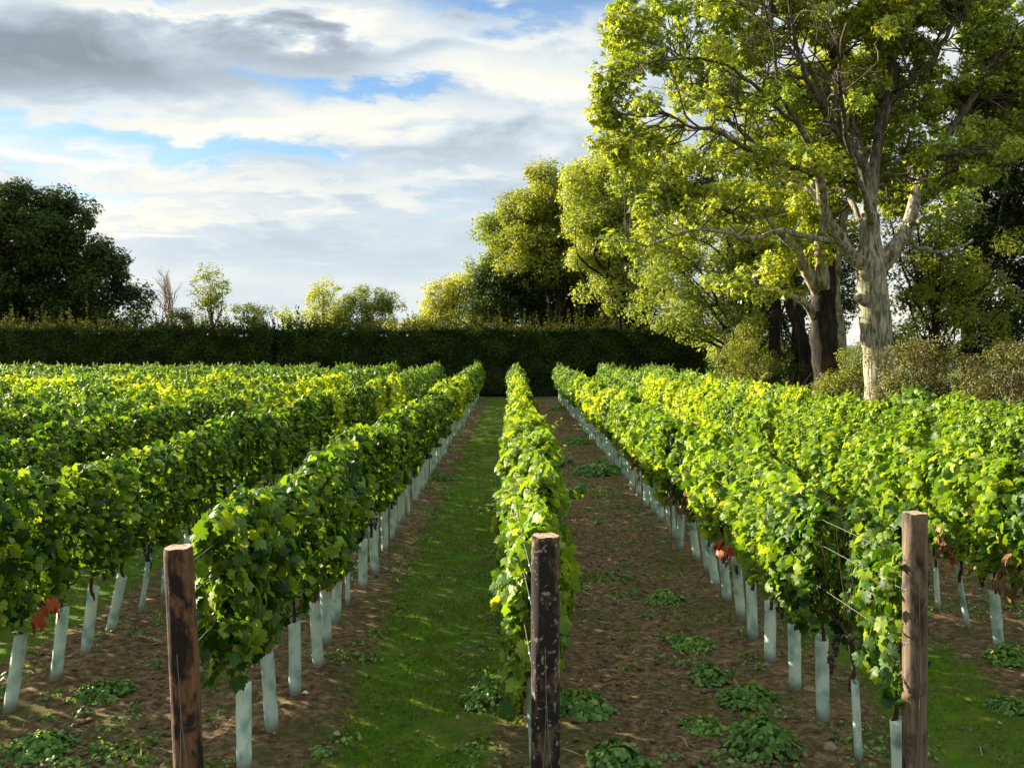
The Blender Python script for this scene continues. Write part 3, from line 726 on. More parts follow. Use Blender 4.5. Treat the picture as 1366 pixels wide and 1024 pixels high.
# ------------------------------------------------------------------ tubes
def tube_mesh(seed):
    rng = np.random.default_rng(seed); n = 16; h = .535; rings = 9; r = .043
    V = []
    for ring in (1., .93):
        for k in range(rings):
            z = h * k / (rings - 1) - .0; rr = r * ring * (1 + .02 * rng.normal())
            for j in range(n):
                a = 2 * math.pi * j / n; sq = 1 + .05 * math.cos(4 * a)
                zz = z + (rng.normal(0, .004) + .012 * math.cos(a + seed) if k == rings - 1 else 0)
                V.append((rr * sq * math.cos(a), rr * sq * math.sin(a), zz))
    F = []
    for s in (0, 1):
        o = s * rings * n
        for k in range(rings - 1):
            for j in range(n):
                q = [o + k * n + j, o + k * n + (j + 1) % n, o + (k + 1) * n + (j + 1) % n, o + (k + 1) * n + j]
                F.append(q if s == 0 else q[::-1])
    t0 = (rings - 1) * n; t1 = rings * n + t0
    F += [[t0 + j, t0 + (j + 1) % n, t1 + (j + 1) % n, t1 + j] for j in range(n)]
    return make_mesh('vine_tube', [(np.array(V), np.array(F))], True, [M['tube']])
TUB = [tube_mesh(i) for i in range(6)]
tubes = [p for p in vis if p[0] in (-1, 0, 1) or p[3] < 21]
tubes.sort(key=lambda p: p[3] / W.get(p[0], .3)); tubes = tubes[:288]; have = {(p[0], p[1]) for p in tubes}
tubes.sort(key=lambda p: (abs(p[0]), p[0], p[3]))
for r, i, x, y in tubes:
    lean = {-2: .13, -1: -.02, 1: -.08, 2: -.07}.get(r, 0) + rv.gauss(0, .045)
    thin = rv.random() < .12
    o = link('vine_tube', rv.choice(TUB), None, (x - math.sin(lean) * .53, y, .0), (rv.gauss(0, .05), lean, rv.uniform(-.2, .2)),
             (.55 if thin else 1, .55 if thin else 1, rv.uniform(.92, 1.08)))
    if r in (-2, -1, 0, 1, 2) and i < 12: lab = f"{ORD[i]} pale green tube from the near end of the {ROWN[r]}"
    elif r in (-1, 0, 1): lab = f"pale tube past the first dozen of the {ROWN[r]}"
    else: lab = f"pale green tube under the {ROWN[r]}"
    tag(o, lab, 'plant tube', 'protective tubes of the ' + ROWN[r])
def rest_tubes():
    parts = []
    for p in vis + rest:
        if (p[0], p[1]) in have: continue
        have.add((p[0], p[1])); parts += tube([(p[2], p[3], 0), (p[2] + rv.gauss(0, .02), p[3], .53)], .045, 8, True)
    tag(link('vine_tubes', make_mesh('vine_tubes', parts, True, [M['tube']])), 'pale tubes hidden under the more distant vine rows', 'plant tubes', kind='stuff')
rest_tubes()

# ------------------------------------------------------------------ end posts and wires
def end_post(x, y, h, r, mat, tilt, lab, seed, wires):
    rng = np.random.default_rng(seed)
    root = link('end_post', None, None, (x, y, 0), (rng.normal(0, .01), tilt, 0)); tag(root, lab, 'post', 'wooden end posts')
    n, k = 36, 90; V = []
    for a in range(k):
        z = -.3 + (h + .3) * a / (k - 1)
        for j in range(n):
            th = 2 * math.pi * j / n
            d = Vector((math.cos(th) * 2, math.sin(th) * 2, z * 2.2 + seed))
            rr = r * (1 + .035 * mnoise.noise(d) + .06 * mnoise.noise(Vector((math.cos(th) * 5, math.sin(th) * 5, z * 1.1 + seed * 3))) + .02 * mnoise.noise(Vector((d.x * 6, d.y * 6, z * 22))))
            if a == k - 1: rr *= .95
            V.append((rr * math.cos(th), rr * math.sin(th), z + (.004 * mnoise.noise(Vector((th * 3, seed, 0))) if a == k - 1 else 0)))
    F = [[a * n + j, a * n + (j + 1) % n, (a + 1) * n + (j + 1) % n, (a + 1) * n + j] for a in range(k - 1) for j in range(n)]
    link('shaft', make_mesh('shaft', [(np.array(V), np.array(F))], True, [mat]), root)
    T = [(0, 0, h + .002)]
    for q in (.33, .66, .955):
        for j in range(n):
            th = 2 * math.pi * j / n; T.append((r * q * math.cos(th), r * q * math.sin(th), h + .002 + .003 * math.sin(th * 5 + q * 9) * q))
    FT = [[0, 1 + j, 1 + (j + 1) % n] for j in range(n)]
    FQ = [[1 + a * n + j, 1 + (a + 1) * n + j, 1 + (a + 1) * n + (j + 1) % n, 1 + a * n + (j + 1) % n] for a in range(2) for j in range(n)]
    link('cut_top', make_mesh('cut_top', [(np.array(T), np.array(FT)), (np.array(T), np.array(FQ))], True, [M['endgrain']]), root)
    for z, ang in wires:                                  # wire tied round the post, twisted knot
        th = np.linspace(ang - .5, ang + .5, 9); ringp = np.column_stack([np.cos(th) * r * 1.03, np.sin(th) * r * 1.03, z + .006 * np.sin(th + ang)])
        link('wire_tie', make_mesh('wire_tie', tube(ringp, .0012, 5, False), True, [M['wire']]), root)
        s = link('staple', make_mesh('staple', tube([(r * .9, 0, z - .012), (r * 1.12, 0, z - .012), (r * 1.12, 0, z + .012), (r * .9, 0, z + .012)], .002, 5), True, [M['wire']]), root, (0, 0, 0), (0, 0, ang))
    # anchor wire dropping down the face in a V
    a = smooth_path([(-.004, -r * 1.08, 1.35 if h > 1.6 else 1.1), (0, -r * 1.1, .8), (-.02, -r * 1.3, .45), (-.06, -r * 1.8, -.05)], 18)
    b = smooth_path([(-.004, -r * 1.08, 1.34 if h > 1.6 else 1.1), (.004, -r * 1.1, .8), (.03, -r * 1.3, .45), (.05, -r * 1.9, -.05)], 18)
    link('anchor_wire', make_mesh('anchor_wire', tube(a, .0018, 5, False) + tube(b, .0018, 5, False), True, [M['wire']]), root)
    return root
end_post(-1.475, 4.52, 1.57, .066, M['post_left'], -.039, 'reddish brown end post with dark patches at the left row', 3, [(1.25, .4), (1.0, .2), (.72, .3)])
end_post(.158, 4.60, 1.60, .068, M['post_mid'], .0, 'dark bark covered post with pale sawn top in the middle', 7, [(1.3, 1.9), (1.02, 2.1)])
end_post(2.05, 4.96, 1.645, .060, M['post_right'], .0, 'smooth greyish brown end post on the right with wires tied on', 11, [(1.42, 3.3), (1.26, 3.2), (.99, 3.3)])
ROWPOST = {-1: (-1.52, 4.58), 0: (.158, 4.66), 1: (2.05, 5.0)}
for r, nm in ((-1, 'row beside the grass path'), (0, 'middle row'), (1, 'row behind the right post')):
    px_, py_ = ROWPOST[r]
    for z, hn in ((1.42, 'top'), (1.26, 'upper'), (.99, 'lower'), (.78, 'bottom')):
        pts = np.array([(px_ - .066, py_ - .02, z), (ROWX[r] - (.16 if z > .9 else .0), 7., z - .015), (ROWX[r] - (.16 if z > .9 else 0), 16, z), (ROWX[r], ROW_END[r], z)])
        prt = tube(pts, .0013, 5, False)
        root = link('trellis_wire', make_mesh('trellis_wire', prt, True, [M['wire']]))
        tag(root, f'{hn} galvanised wire stretched along the {nm}', 'wire', 'trellis wires')
        c = pts[0] + (pts[1] - pts[0]) * .05; c2 = pts[0] + (pts[1] - pts[0]) * .075
        link('wire_knot', make_mesh('wire_knot', tube([c, (c + c2) / 2, c2], [.003, .007, .003], 8), True, [M['wire']]), root)
# slim metal stakes inside the rows
for r in (-2, -1, 1, 2):
    for k in range(1, 6):
        y = 5.5 + k * 5.2 + (.7 if r > 0 else 0)
        if abs(ROWX[r]) > .5 * y: continue
        s = link('line_stake', make_mesh('line_stake', tube([(0, 0, -.1), (0, 0, .8), (0, 0, 1.42)], [.008, .008, .008], 8), True, [M['wire']]), None, (ROWX[r] - .19 * (1 if r > 0 else -1), y, 0))
        tag(s, f'{ORD[k - 1]} thin metal stake from the near end inside the {ROWN[r]}', 'stake', 'thin stakes inside the vine rows')

# ------------------------------------------------------------------ hedges at the far end
def hedge(x0, x1, y0, y1, h, seed, lab, name='clipped_hedge'):
    rng = np.random.default_rng(seed); root = link(name, None, None, ((x0 + x1) / 2, (y0 + y1) / 2, 0)); tag(root, lab, 'hedge')
    ox, oy = root.location.x, root.location.y; L = x1 - x0
    def top(x): return h + .26 * mnoise.noise(Vector((x * .4, seed, 0))) + .24 * mnoise.noise(Vector((x * 2, seed, 4)))
    n = int(L * 1500)
    x = rng.uniform(x0, x1, n); z = rng.uniform(.05, 1, n) * h; y = y0 + rng.gamma(1.2, .12, n)
    y += np.array([.45 * mnoise.noise(Vector((a * 1.1, b * 1.1, seed))) for a, b in zip(x, z)])
    P = np.column_stack([x - ox, y - oy, z])
    N = np.column_stack([rng.normal(0, .6, n), -np.ones(n), rng.normal(.3, .5, n)]); T = rng.normal(0, .6, (n, 3)) + (0, 0, .5)
    n2 = int(L * 420); x2 = rng.uniform(x0, x1, n2); P2 = np.column_stack([x2 - ox, rng.uniform(y0, y1, n2) - oy, np.array([top(a) for a in x2]) + rng.normal(-.06, .07, n2)])
    N2 = rng.normal(0, .5, (n2, 3)) + (0, 0, 1); T2 = rng.normal(0, 1, (n2, 3))
    ends = []
    for xe in (x0, x1):
        k = 2500; ends.append((np.column_stack([xe + rng.normal(0, .08, k) - ox, rng.uniform(y0, y1, k) - oy, rng.uniform(.05, h, k)]), rng.normal(0, .5, (k, 3)) + (1 if xe == x1 else -1, 0, 0), rng.normal(0, 1, (k, 3))))
    P = np.vstack([P, P2] + [e[0] for e in ends]); N = np.vstack([N, N2] + [e[1] for e in ends]); T = np.vstack([T, T2] + [e[2] for e in ends])
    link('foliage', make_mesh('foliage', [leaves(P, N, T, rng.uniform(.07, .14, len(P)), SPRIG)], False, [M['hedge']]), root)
    # dark solid core added well inside the leaves to block light
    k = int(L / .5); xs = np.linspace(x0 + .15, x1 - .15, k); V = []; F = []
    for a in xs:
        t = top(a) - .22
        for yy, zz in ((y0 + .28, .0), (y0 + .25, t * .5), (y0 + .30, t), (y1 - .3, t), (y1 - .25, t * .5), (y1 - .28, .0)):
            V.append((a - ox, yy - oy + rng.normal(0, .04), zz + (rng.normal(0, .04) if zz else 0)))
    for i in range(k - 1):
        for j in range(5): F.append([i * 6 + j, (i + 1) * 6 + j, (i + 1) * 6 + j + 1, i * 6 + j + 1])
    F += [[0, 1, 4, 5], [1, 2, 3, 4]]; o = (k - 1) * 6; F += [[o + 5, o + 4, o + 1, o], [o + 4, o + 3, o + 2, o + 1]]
    link('hedge_core', make_mesh('hedge_core', [(np.array(V), np.array(F))], False, [M['bark_dark']]), root)
    # shoots standing off the top
    m = int(L * 70); Ps = []; Ts = []; Ss = []; tb = []
    for _ in range(m):
        a = rng.uniform(x0, x1); b = rng.uniform(y0, y1); z0 = top(a) - .05; H = rng.gamma(1.5, .2) + .04; d = np.array([rng.normal(0, .2), rng.normal(0, .2), 1])
        q = int(4 + H * 22); tt = rng.random(q)[:, None]
        Ps.append(np.array([a - ox, b - oy, z0]) + tt * d * H + rng.normal(0, .02, (q, 3))); Ts.append(rng.normal(0, .7, (q, 3)) + (0, 0, 1)); Ss.append(rng.uniform(.06, .11, q))
    P = np.concatenate(Ps); T = np.concatenate(Ts); N = rng.normal(0, 1, P.shape)
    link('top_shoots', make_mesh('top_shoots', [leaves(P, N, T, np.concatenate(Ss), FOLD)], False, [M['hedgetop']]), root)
hedge(-31, -11.55, 47.0, 49.2, 3.22, 1, 'dark clipped hedge behind the left vines, left of the small gap')
hedge(-11.2, 9.7, 46.8, 49.0, 3.18, 2, 'long dark clipped hedge across the end of the rows, right of the small gap')

# ------------------------------------------------------------------ trees
def crown(rng, clumps, lpc, lsize, tmpl, flat=.75, droop=0.):
    P = []; N = []
    for c, r in clumps:
        k = max(6, int(lpc * (r ** 1.5) * rng.uniform(.8, 1.2)))
        d = rng.normal(0, 1, (k, 3)); d /= np.linalg.norm(d, axis=1)[:, None]
        q = r * (.35 + .65 * rng.random(k) ** .45)[:, None]
        off = d * q * np.array([1, 1, flat]); off += rng.normal(0, .12 * r, (k, 3))
        P.append(c + off); N.append(d * .8 + np.array([0, 0, .55]) + rng.normal(0, .45, (k, 3)))
    P = np.concatenate(P); N = np.concatenate(N); n = len(P)
    T = rng.normal(0, 1, (n, 3)) + (0, 0, -droop)
    return leaves(P, N, T, rng.uniform(.65, 1.25, n) * lsize, tmpl)

def clumps_in(rng, blobs, dens, rr, shell=.45):
    out = []
    for c, R in blobs:
        vol = R[0] * R[1] * R[2]; n = max(6, int(dens * vol ** .75))
        d = rng.normal(0, 1, (n, 3)); d /= np.linalg.norm(d, axis=1)[:, None]
        q = (shell + (1 - shell) * rng.random(n) ** .6)[:, None]
        q = q * (1 + np.abs(rng.normal(0, .17, (n, 1))))
        for p in np.asarray(c) + d * q * np.asarray(R): out.append((p, rng.uniform(*rr)))
    return out

def limb_path(rng, a, b, sag=.12, n=9):
    a = np.asarray(a, float); b = np.asarray(b, float); L = np.linalg.norm(b - a)
    m1 = a + (b - a) * .35 + rng.normal(0, .07 * L, 3) + (0, 0, -sag * L * .3); m2 = a + (b - a) * .7 + rng.normal(0, .07 * L, 3) + (0, 0, sag * L * .4)
    return smooth_path([a, m1, m2, b], n)

def tree(name, lab, Y, base_px, blobs, mat, bark, seed, trunk_r=.25, dens=9, rr=(.5, 1.), lpc=60, lsize=.2, tmpl=SPRIG, group=None, cat='tree', depth=.8, shell=.45, branches=40, flat=.75, trunk_top=None):
    """blobs: (px, py, rx, ry) of crown lobes as seen, made into real volumes of the same depth as width"""
    rng = np.random.default_rng(seed); bx = (base_px - 683) / FPX * Y
    root = link(name, None, None, (bx, Y, 0)); tag(root, lab, cat, group); o = np.array([bx, Y, 0])
    k = Y / FPX; B = []
    for b in blobs:
        px, py, rx, ry = b[:4]
        if name == 'small_tree': rx *= 1.15; ry *= 1.12
        dy = b[4] if len(b) > 4 else rng.normal(0, .15) * rx * k
        yy = Y + dy; c = at(px, py, yy); B.append((c - o, (rx * k, (rx * .55 + ry * .45) * k * depth, ry * k)))
    if name == 'small_tree': lpc *= .75; rr = (rr[0] * .8, rr[1] * .85); shell = .15
    cl = clumps_in(rng, B, dens * 1.7, rr, shell)
    cl = [(c, r) for c, r in cl if c[2] > .25 * r]
    link('crown', make_mesh('crown', [crown(rng, cl, lpc * 4.6, lsize * .6, tmpl, flat)], False, [mat]), root)
    ctr = np.mean([b[0] for b in B], axis=0); ht = trunk_top or max(b[0][2] for b in B)
    tp = smooth_path([(0, 0, -.2), (rng.normal(0, .1), rng.normal(0, .1), ht * .3), (ctr[0] * .5, ctr[1] * .3, ht * .65), (ctr[0] * .9, ctr[1] * .5, ht)], 16)
    parts = tube(tp, trunk_r * np.linspace(1.15, .25, len(tp)), 10, rng=rng, rough=.05)
    idx = rng.permutation(len(cl))[:int(branches * .7)]
    for i in idx:
        c = cl[i][0]; h = np.clip(c[2] * rng.uniform(.3, .75), ht * .18, ht * .9); j = int(np.argmin(abs(tp[:, 2] - h)))
        L = np.linalg.norm(c - tp[j]); pth = limb_path(rng, tp[j], c)
        parts += tube(pth, np.linspace(max(.02, trunk_r * .35 * min(1, L / (ht * .6))), .012, len(pth)), 6, False)
    link('trunk', make_mesh('trunk', parts, True, [bark]), root)
    return root

# big dark tree on the left
tree('dark_tree', 'large dark green tree with rounded crown rising behind the left hedge', 58, 20,
     [(40, 312, 72, 54), (-30, 318, 80, 60), (95, 356, 64, 46), (125, 398, 48, 34), (20, 372, 106, 56), (-60, 385, 100, 66), (60, 272, 30, 18), (20, 262, 26, 16), (150, 350, 20, 16), (165, 385, 22, 20), (90, 290, 26, 18), (60, 420, 90, 30), (150, 425, 34, 18), (-50, 430, 80, 24)],
     M['dark'], M['bark_dark'], 31, .5, dens=2.6, rr=(.45, 1.15), lpc=85, lsize=.30)
# the small trees between
G = 'small trees beyond the hedge'
tree('small_tree', 'slender green tree with rounded top, just right of the bare tree', 62, 283, [(280, 378, 26, 18), (284, 405, 24, 18), (268, 430, 14, 10), (292, 430, 14, 12)], M['olive'], M['bark_dark'], 41, .12, 10, (0.29, 0.72), 70, .19, group=G, branches=26)
tree('small_tree', 'squat brownish green bush tree right of the slender green tree', 60, 332, [(332, 422, 24, 18), (352, 428, 14, 14)], M['olive'], M['bark_dark'], 42, .12, 12, (0.29, 0.65), 80, .19, group=G, branches=16)
tree('small_tree', 'low pale green tree left of the yellow topped tree', 66, 386, [(386, 422, 17, 18), (392, 440, 15, 10)], M['lime'], M['bark_dark'], 43, .12, 11, (0.29, 0.65), 70, .19, group=G, branches=16)
tree('small_tree', 'yellow topped tree near the middle of the hedge', 68, 430, [(430, 392, 20, 18), (425, 418, 26, 18), (440, 436, 22, 12)], M['yellow'], M['bark_dark'], 44, .15, 11, (0.34, 0.78), 75, .2, group=G, branches=20)
tree('small_tree', 'round green tree right of the yellow topped tree', 66, 495, [(475, 398, 18, 14), (500, 398, 24, 16), (520, 415, 18, 15), (485, 425, 32, 15), (455, 425, 20, 16)], M['olive'], M['bark_dark'], 45, .18, 12, (0.34, 0.78), 80, .2, group=G, branches=26)
tree('small_tree', 'golden yellow tree left of the tall round tree', 62, 602, [(596, 388, 26, 22), (620, 380, 18, 16), (600, 415, 34, 20), (635, 405, 26, 26), (575, 432, 22, 12)], M['yellow'], M['bark_dark'], 46, .2, 12, (0.34, 0.85), 85, .2, group=G, branches=26)
tree('small_tree', 'low green bushy tree in front of the golden yellow tree', 56, 560, [(560, 432, 26, 14), (590, 436, 26, 12), (530, 438, 20, 9), (640, 432, 22, 14)], M['olive'], M['bark_dark'], 47, .12, 12, (0.29, 0.65), 85, .18, group=G, branches=16)
tree('small_tree', 'dark little evergreen at the foot of the bare tree', 60, 230, [(230, 424, 20, 14), (245, 432, 14, 10), (215, 434, 14, 9)], M['dark'], M['bark_dark'], 48, .1, 14, (0.23, 0.59), 100, .18, group=G, branches=8)
tree('small_tree', 'faint pale sapling between the dark tree and the bare tree', 64, 197, [(195, 415, 12, 20), (188, 432, 14, 10), (250, 432, 10, 14)], M['lime'], M['twig'], 49, .08, 8, (0.23, 0.52), 40, .15, group=G, branches=16)

def bare_tree():
    rng = np.random.default_rng(77); Y = 62; x = (230 - 683) / FPX * Y; root = link('bare_tree', None, None, (x, Y, 0))
    tag(root, 'leafless pinkish grey tree standing right of the big dark tree', 'tree', G)
    parts = []
    def grow(p, d, L, r, lv):
        q = p + d * L; pth = limb_path(rng, p, q, .05, 6); parts.extend(tube(pth, np.linspace(r, r * .6, len(pth)), 6, False))
        if lv == 0: return
        for _ in range(3 if lv < 4 else 4):
            nd = d + rng.normal(0, .38, 3); nd[2] = abs(nd[2]) + .25; nd /= np.linalg.norm(nd); k = rng.uniform(.4, 1)
            grow(p + (q - p) * k, nd, L * rng.uniform(.5, .75), r * .55, lv - 1)
    grow(np.zeros(3), np.array([0, 0, 1.]), 3.6, .10, 5)
    link('trunk', make_mesh('trunk', parts, True, [M['twig']]), root)
bare_tree()

G2 = 'tall trees behind the right end of the hedge'
tree('tall_tree', 'pale olive tree at the left edge of the tall tree group', 60, 672, [(665, 318, 32, 30), (650, 350, 20, 24), (690, 300, 30, 26), (680, 370, 40, 40), (700, 340, 36, 34)], M['lime'], M['bark_dark'], 51, .25, 8, (.4, .8), 80, .22, group=G2, branches=30)
tree('tall_tree', 'dark green tree filling the shade below the tall round tree', 56, 700, [(690, 350, 45, 45), (700, 400, 60, 40), (760, 395, 60, 50), (820, 400, 60, 45), (870, 420, 50, 30), (650, 400, 22, 35), (780, 340, 60, 50), (730, 380, 60, 50)], M['dark'], M['bark_dark'], 52, .3, 6, (.5, .95), 85, .24, group=G2, branches=30)
tree('tall_tree', 'tall round topped olive tree beside the sky, tallest of the hedge group', 54, 745, [(738, 278, 62, 52), (715, 320, 45, 40), (775, 265, 40, 40), (800, 290, 40, 60), (715, 285, 36, 36), (790, 345, 45, 40), (770, 300, 50, 50), (745, 345, 60, 40), (700, 290, 26, 24)], M['olive'], M['bark_dark'], 53, .35, 7, (.45, .9), 90, .22, group=G2, branches=30)
tree('tall_tree', 'bright lime green tree between the round tree and the great oak', 48, 830, [(820, 260, 60, 60), (790, 265, 40, 50), (860, 320, 70, 60), (800, 325, 45, 40), (900, 260, 70, 60), (840, 385, 60, 28), (800, 230, 22, 14)], M['lime'], M['bark_dark'], 54, .35, 8, (.4, .8), 90, .20, group=G2, branches=40)
tree('hanging_tree', 'sunlit yellow green tree with low hanging boughs left of the dark trunk', 37, 1000, [(930, 370, 70, 45), (900, 410, 50, 35), (960, 420, 60, 45), (1010, 360, 60, 40), (990, 450, 40, 30), (950, 310, 70, 40), (1040, 300, 60, 40), (920, 330, 60, 40), (985, 470, 22, 24)], M['lime'], M['bark_dark'], 55, .28, 8, (.35, .7), 95, .17, branches=60)
tree('tall_tree', 'shadowy tree standing behind the dark trunk beyond the hanging boughs', 46, 1060, [(1060, 400, 70, 50), (1010, 430, 50, 40), (1090, 330, 90, 50), (1040, 470, 50, 20), (1000, 250, 90, 70), (1100, 200, 90, 80), (990, 480, 50, 20)], M['dark'], M['bark_dark'], 56, .35, 5, (.45, .9), 85, .22, group=G2, branches=30)
tree('tall_tree', 'dark tree behind the right side of the great oak', 36, 1300, [(1330, 200, 70, 90), (1290, 280, 80, 70), (1350, 330, 70, 60), (1270, 350, 60, 50), (1260, 400, 60, 35), (1400, 250, 80, 120), (1330, 410, 60, 28), (1350, 110, 60, 50), (1290, 450, 60, 34), (1360, 450, 60, 36), (1210, 460, 40, 22), (1390, 380, 50, 60)], M['dark'], M['bark_dark'], 57, .3, 6.5, (.4, .85), 85, .20, group=G2, branches=60)
tree('tall_tree', 'olive green tree with sky gaps right of the great oak trunk', 33, 1250, [(1240, 350, 50, 45), (1220, 400, 36, 30), (1290, 330, 50, 30), (1240, 270, 60, 50), (1310, 390, 60, 40), (1195, 440, 26, 22), (1290, 440, 70, 26)], M['olive'], M['bark_dark'], 58, .16, 6.5, (.3, .65), 85, .16, group=G2, branches=50)

# -- the great oak, limbs set out one by one
def oak():
    rng = np.random.default_rng(91); Y = 27.; o = np.array([(1170 - 683) / FPX * Y, Y, 0.])
    root = link('oak_tree', None, None, tuple(o)); tag(root, 'great spreading oak with thick pale trunk right of the vines', 'tree')
    def W3(l):                                     # (px, py, depth offset, radius px)
        return np.array([np.append(at(a, b, Y + c) - o, d * (Y + c) / FPX) for a, b, c, d in l])
    trunk = [(1180, 595, 0, 40), (1176, 555, 0, 30), (1173, 515, 0, 25), (1171, 470, 0, 25), (1168, 440, 0, 26), (1166, 405, 0, 26), (1163, 375, 0, 25), (1162, 350, 0, 24), (1161, 320, .05, 18), (1160, 285, .1, 15)]
    limbs = [
        [(1160, 360, 0, 17), (1138, 344, -.2, 14), (1117, 315, -.5, 12), (1099, 278, -.9, 11), (1094, 240, -1.2, 9), (1085, 205, -1.6, 7), (1062, 165, -2., 5), (1040, 120, -2.4, 4), (1032, 60, -2.6, 3), (1020, 10, -3, 2)],
        [(1166, 362, 0, 19), (1190, 335, -.1, 15), (1208, 305, .1, 13), (1222, 262, .4, 12), (1238, 215, .6, 9), (1262, 180, .8, 8), (1290, 145, .9, 7), (1308, 112, 1., 6), (1330, 75, 1.2, 5), (1372, 52, 1.5, 3.5)],
        [(1161, 300, .1, 15), (1158, 250, .2, 14), (1152, 222, .0, 12), (1138, 205, -.3, 9), (1110, 165, -.7, 7.5), (1088, 125, -1.2, 6), (1072, 95, -1.5, 5), (1060, 50, -1.8, 4), (1052, 0, -2, 3)],
        [(1160, 290, .1, 14), (1163, 240, .3, 13), (1170, 200, .5, 11), (1174, 160, .6, 11), (1184, 128, .8, 9), (1192, 95, .8, 7), (1189, 50, 1, 6), (1180, 0, 1.2, 4), (1170, -70, 1.5, 2.5)],
        [(1188, 120, .8, 7), (1212, 110, .5, 6), (1240, 88, .2, 5), (1262, 48, 0, 4), (1290, 10, -.3, 3), (1310, -40, -.5, 2)],
        [(1157, 235, .1, 9), (1142, 175, .8, 7), (1125, 120, 1.5, 6), (1110, 70, 2., 5), (1095, 20, 2.6, 3.5), (1080, -50, 3, 2)],
        [(1096, 232, -1.2, 7), (1066, 224, -1.7, 6.5), (1025, 215, -2.3, 6), (990, 195, -2.8, 5), (955, 175, -3.3, 4.5), (925, 168, -3.6, 3), (885, 150, -4, 2)],
        [(1100, 275, -.9, 7), (1072, 248, -.6, 6), (1030, 225, .2, 5.5), (1000, 185, .8, 5), (968, 155, 1.4, 4), (930, 98, 1.8, 3), (885, 80, 2.2, 2)],
        [(1122, 320, -.3, 7), (1085, 318, -1., 5.5), (1045, 307, -1.6, 5), (1000, 318, -2.2, 4.5), (960, 308, -2.8, 4), (915, 308, -3.2, 3), (865, 327, -3.6, 2.5), (825, 318, -4, 1.5)],
        [(1100, 262, -1., 5.5), (1050, 278, .5, 5), (1005, 290, 1.3, 4), (960, 275, 2, 3), (915, 255, 2.6, 2.2), (870, 262, 3.2, 1.5)],
        [(1066, 170, -2, 4.5), (1030, 140, -2.6, 4), (1000, 110, -3, 3.5), (960, 85, -3.6, 3), (915, 78, -4., 2.2), (860, 85, -4.6, 1.5)],
        [(1108, 160, -.8, 4), (1085, 100, .5, 3.5), (1045, 60, 1.6, 3), (1000, 30, 2.4, 2.5), (950, 10, 3, 1.8)],
        [(1240, 212, .6, 6), (1280, 205, -.6, 4.5), (1330, 200, -1.5, 3.5), (1380, 180, -2.2, 2.5)],
        [(1300, 130, 1, 5), (1335, 130, 2, 4), (1380, 120, 3, 3)],
        [(1210, 300, .1, 6), (1240, 290, -1.4, 4.5), (1275, 270, -2.6, 3), (1320, 275, -3.6, 2)],
        [(1205, 310, .2, 5), (1225, 330, 1.5, 4), (1260, 335, 2.6, 3), (1300, 320, 3.8, 2)],
        [(1160, 355, .1, 7), (1150, 300, 2., 6), (1120, 240, 3.6, 5), (1080, 190, 5, 4), (1030, 160, 6, 3)],
        [(1163, 300, 0, 7), (1150, 250, -2, 6), (1130, 180, -3.6, 5), (1120, 100, -4.8, 4), (1130, 30, -5.6, 3)],
    ]
    t = smooth_path(W3(trunk), 30)
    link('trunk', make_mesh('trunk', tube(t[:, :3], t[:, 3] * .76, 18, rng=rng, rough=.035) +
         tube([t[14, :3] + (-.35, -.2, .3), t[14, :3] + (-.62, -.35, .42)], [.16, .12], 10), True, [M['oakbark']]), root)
    nodes = []; nrad = []
    for L in limbs:
        p = smooth_path(W3(L), 26); p[:, 3] *= .74; kink = rng.normal(0, .02, (len(p), 3)); kink[0] = 0; p[:, :3] += kink
        nodes.append(p[3:, :3]); nrad.append(p[3:, 3])
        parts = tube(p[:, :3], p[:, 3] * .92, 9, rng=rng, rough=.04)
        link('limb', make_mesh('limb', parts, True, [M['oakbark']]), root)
    nodes = np.concatenate(nodes); nrad = np.concatenate(nrad)
    blobs = [(895, 120, 75, 70, -3), (870, 190, 65, 50, -3), (850, 60, 35, 40, -3), (930, 50, 95, 70, 0), (1010, 20, 110, 80, -2), (1000, 130, 100, 70, -3), (960, 200, 110, 60, -2.5), (980, 90, 90, 60, 2.5),
             (1080, 60, 100, 90, -3), (1100, 160, 90, 70, 3.), (1040, 250, 100, 45, -2), (920, 275, 100, 45, -3), (870, 330, 60, 22, -3.5), (960, 270, 90, 50, 2.5), (1180, 40, 110, 90, 1), (1150, -60, 200, 110, 0), (1000, -60, 120, 60, 0), (1250, -40, 160, 80, 0),
             (1280, 50, 60, 50, 3), (1330, 110, 60, 45, 2), (1250, 110, 60, 60, 1.8), (1310, 210, 70, 50, -2), (1350, 180, 50, 60, 2), (1240, 150, 60, 60, 3.5), (1260, 290, 60, 40, -2.5), (1400, 100, 60, 90, 1), (1130, 100, 90, 90, 4.5), (1040, 170, 80, 50, 5), (1160, 190, 60, 60, 4.5),
             (815, 110, 18, 22, -3), (808, 150, 14, 14, -3), (830, 30, 20, 24, -3), (820, 210, 22, 22, -3)]
    B = []
    for px, py, rx, ry, dy in blobs:
        k = (Y + dy) / FPX; B.append((at(px, py, Y + dy) - o, (rx * k, min(rx, 80) * k * .9, ry * k)))
    cl = clumps_in(rng, B, 12.5, (.24, .52), .15)
    cl = [c for c in cl if not (c[0][1] < -.3 and abs(c[0][0] + 1.) < 5.8 and rng.random() < .8)]   # thin on the near side
    # branchlets from the limbs out to the leaf clumps
    parts = []; sel_ = rng.permutation(len(cl))
    for i in sel_[:900]:
        c = cl[i][0]; d = np.linalg.norm(nodes - c, axis=1) + .6 * np.maximum(0, nodes[:, 2] - c[2]); j = int(np.argmin(d + rng.uniform(0, .4, len(d))))
        if d[j] > 3.6: continue
        pth = limb_path(rng, nodes[j], c, .1, 8); parts += tube(pth, np.linspace(min(nrad[j] * .55, .016 + .013 * d[j]), .007, len(pth)), 5, False)
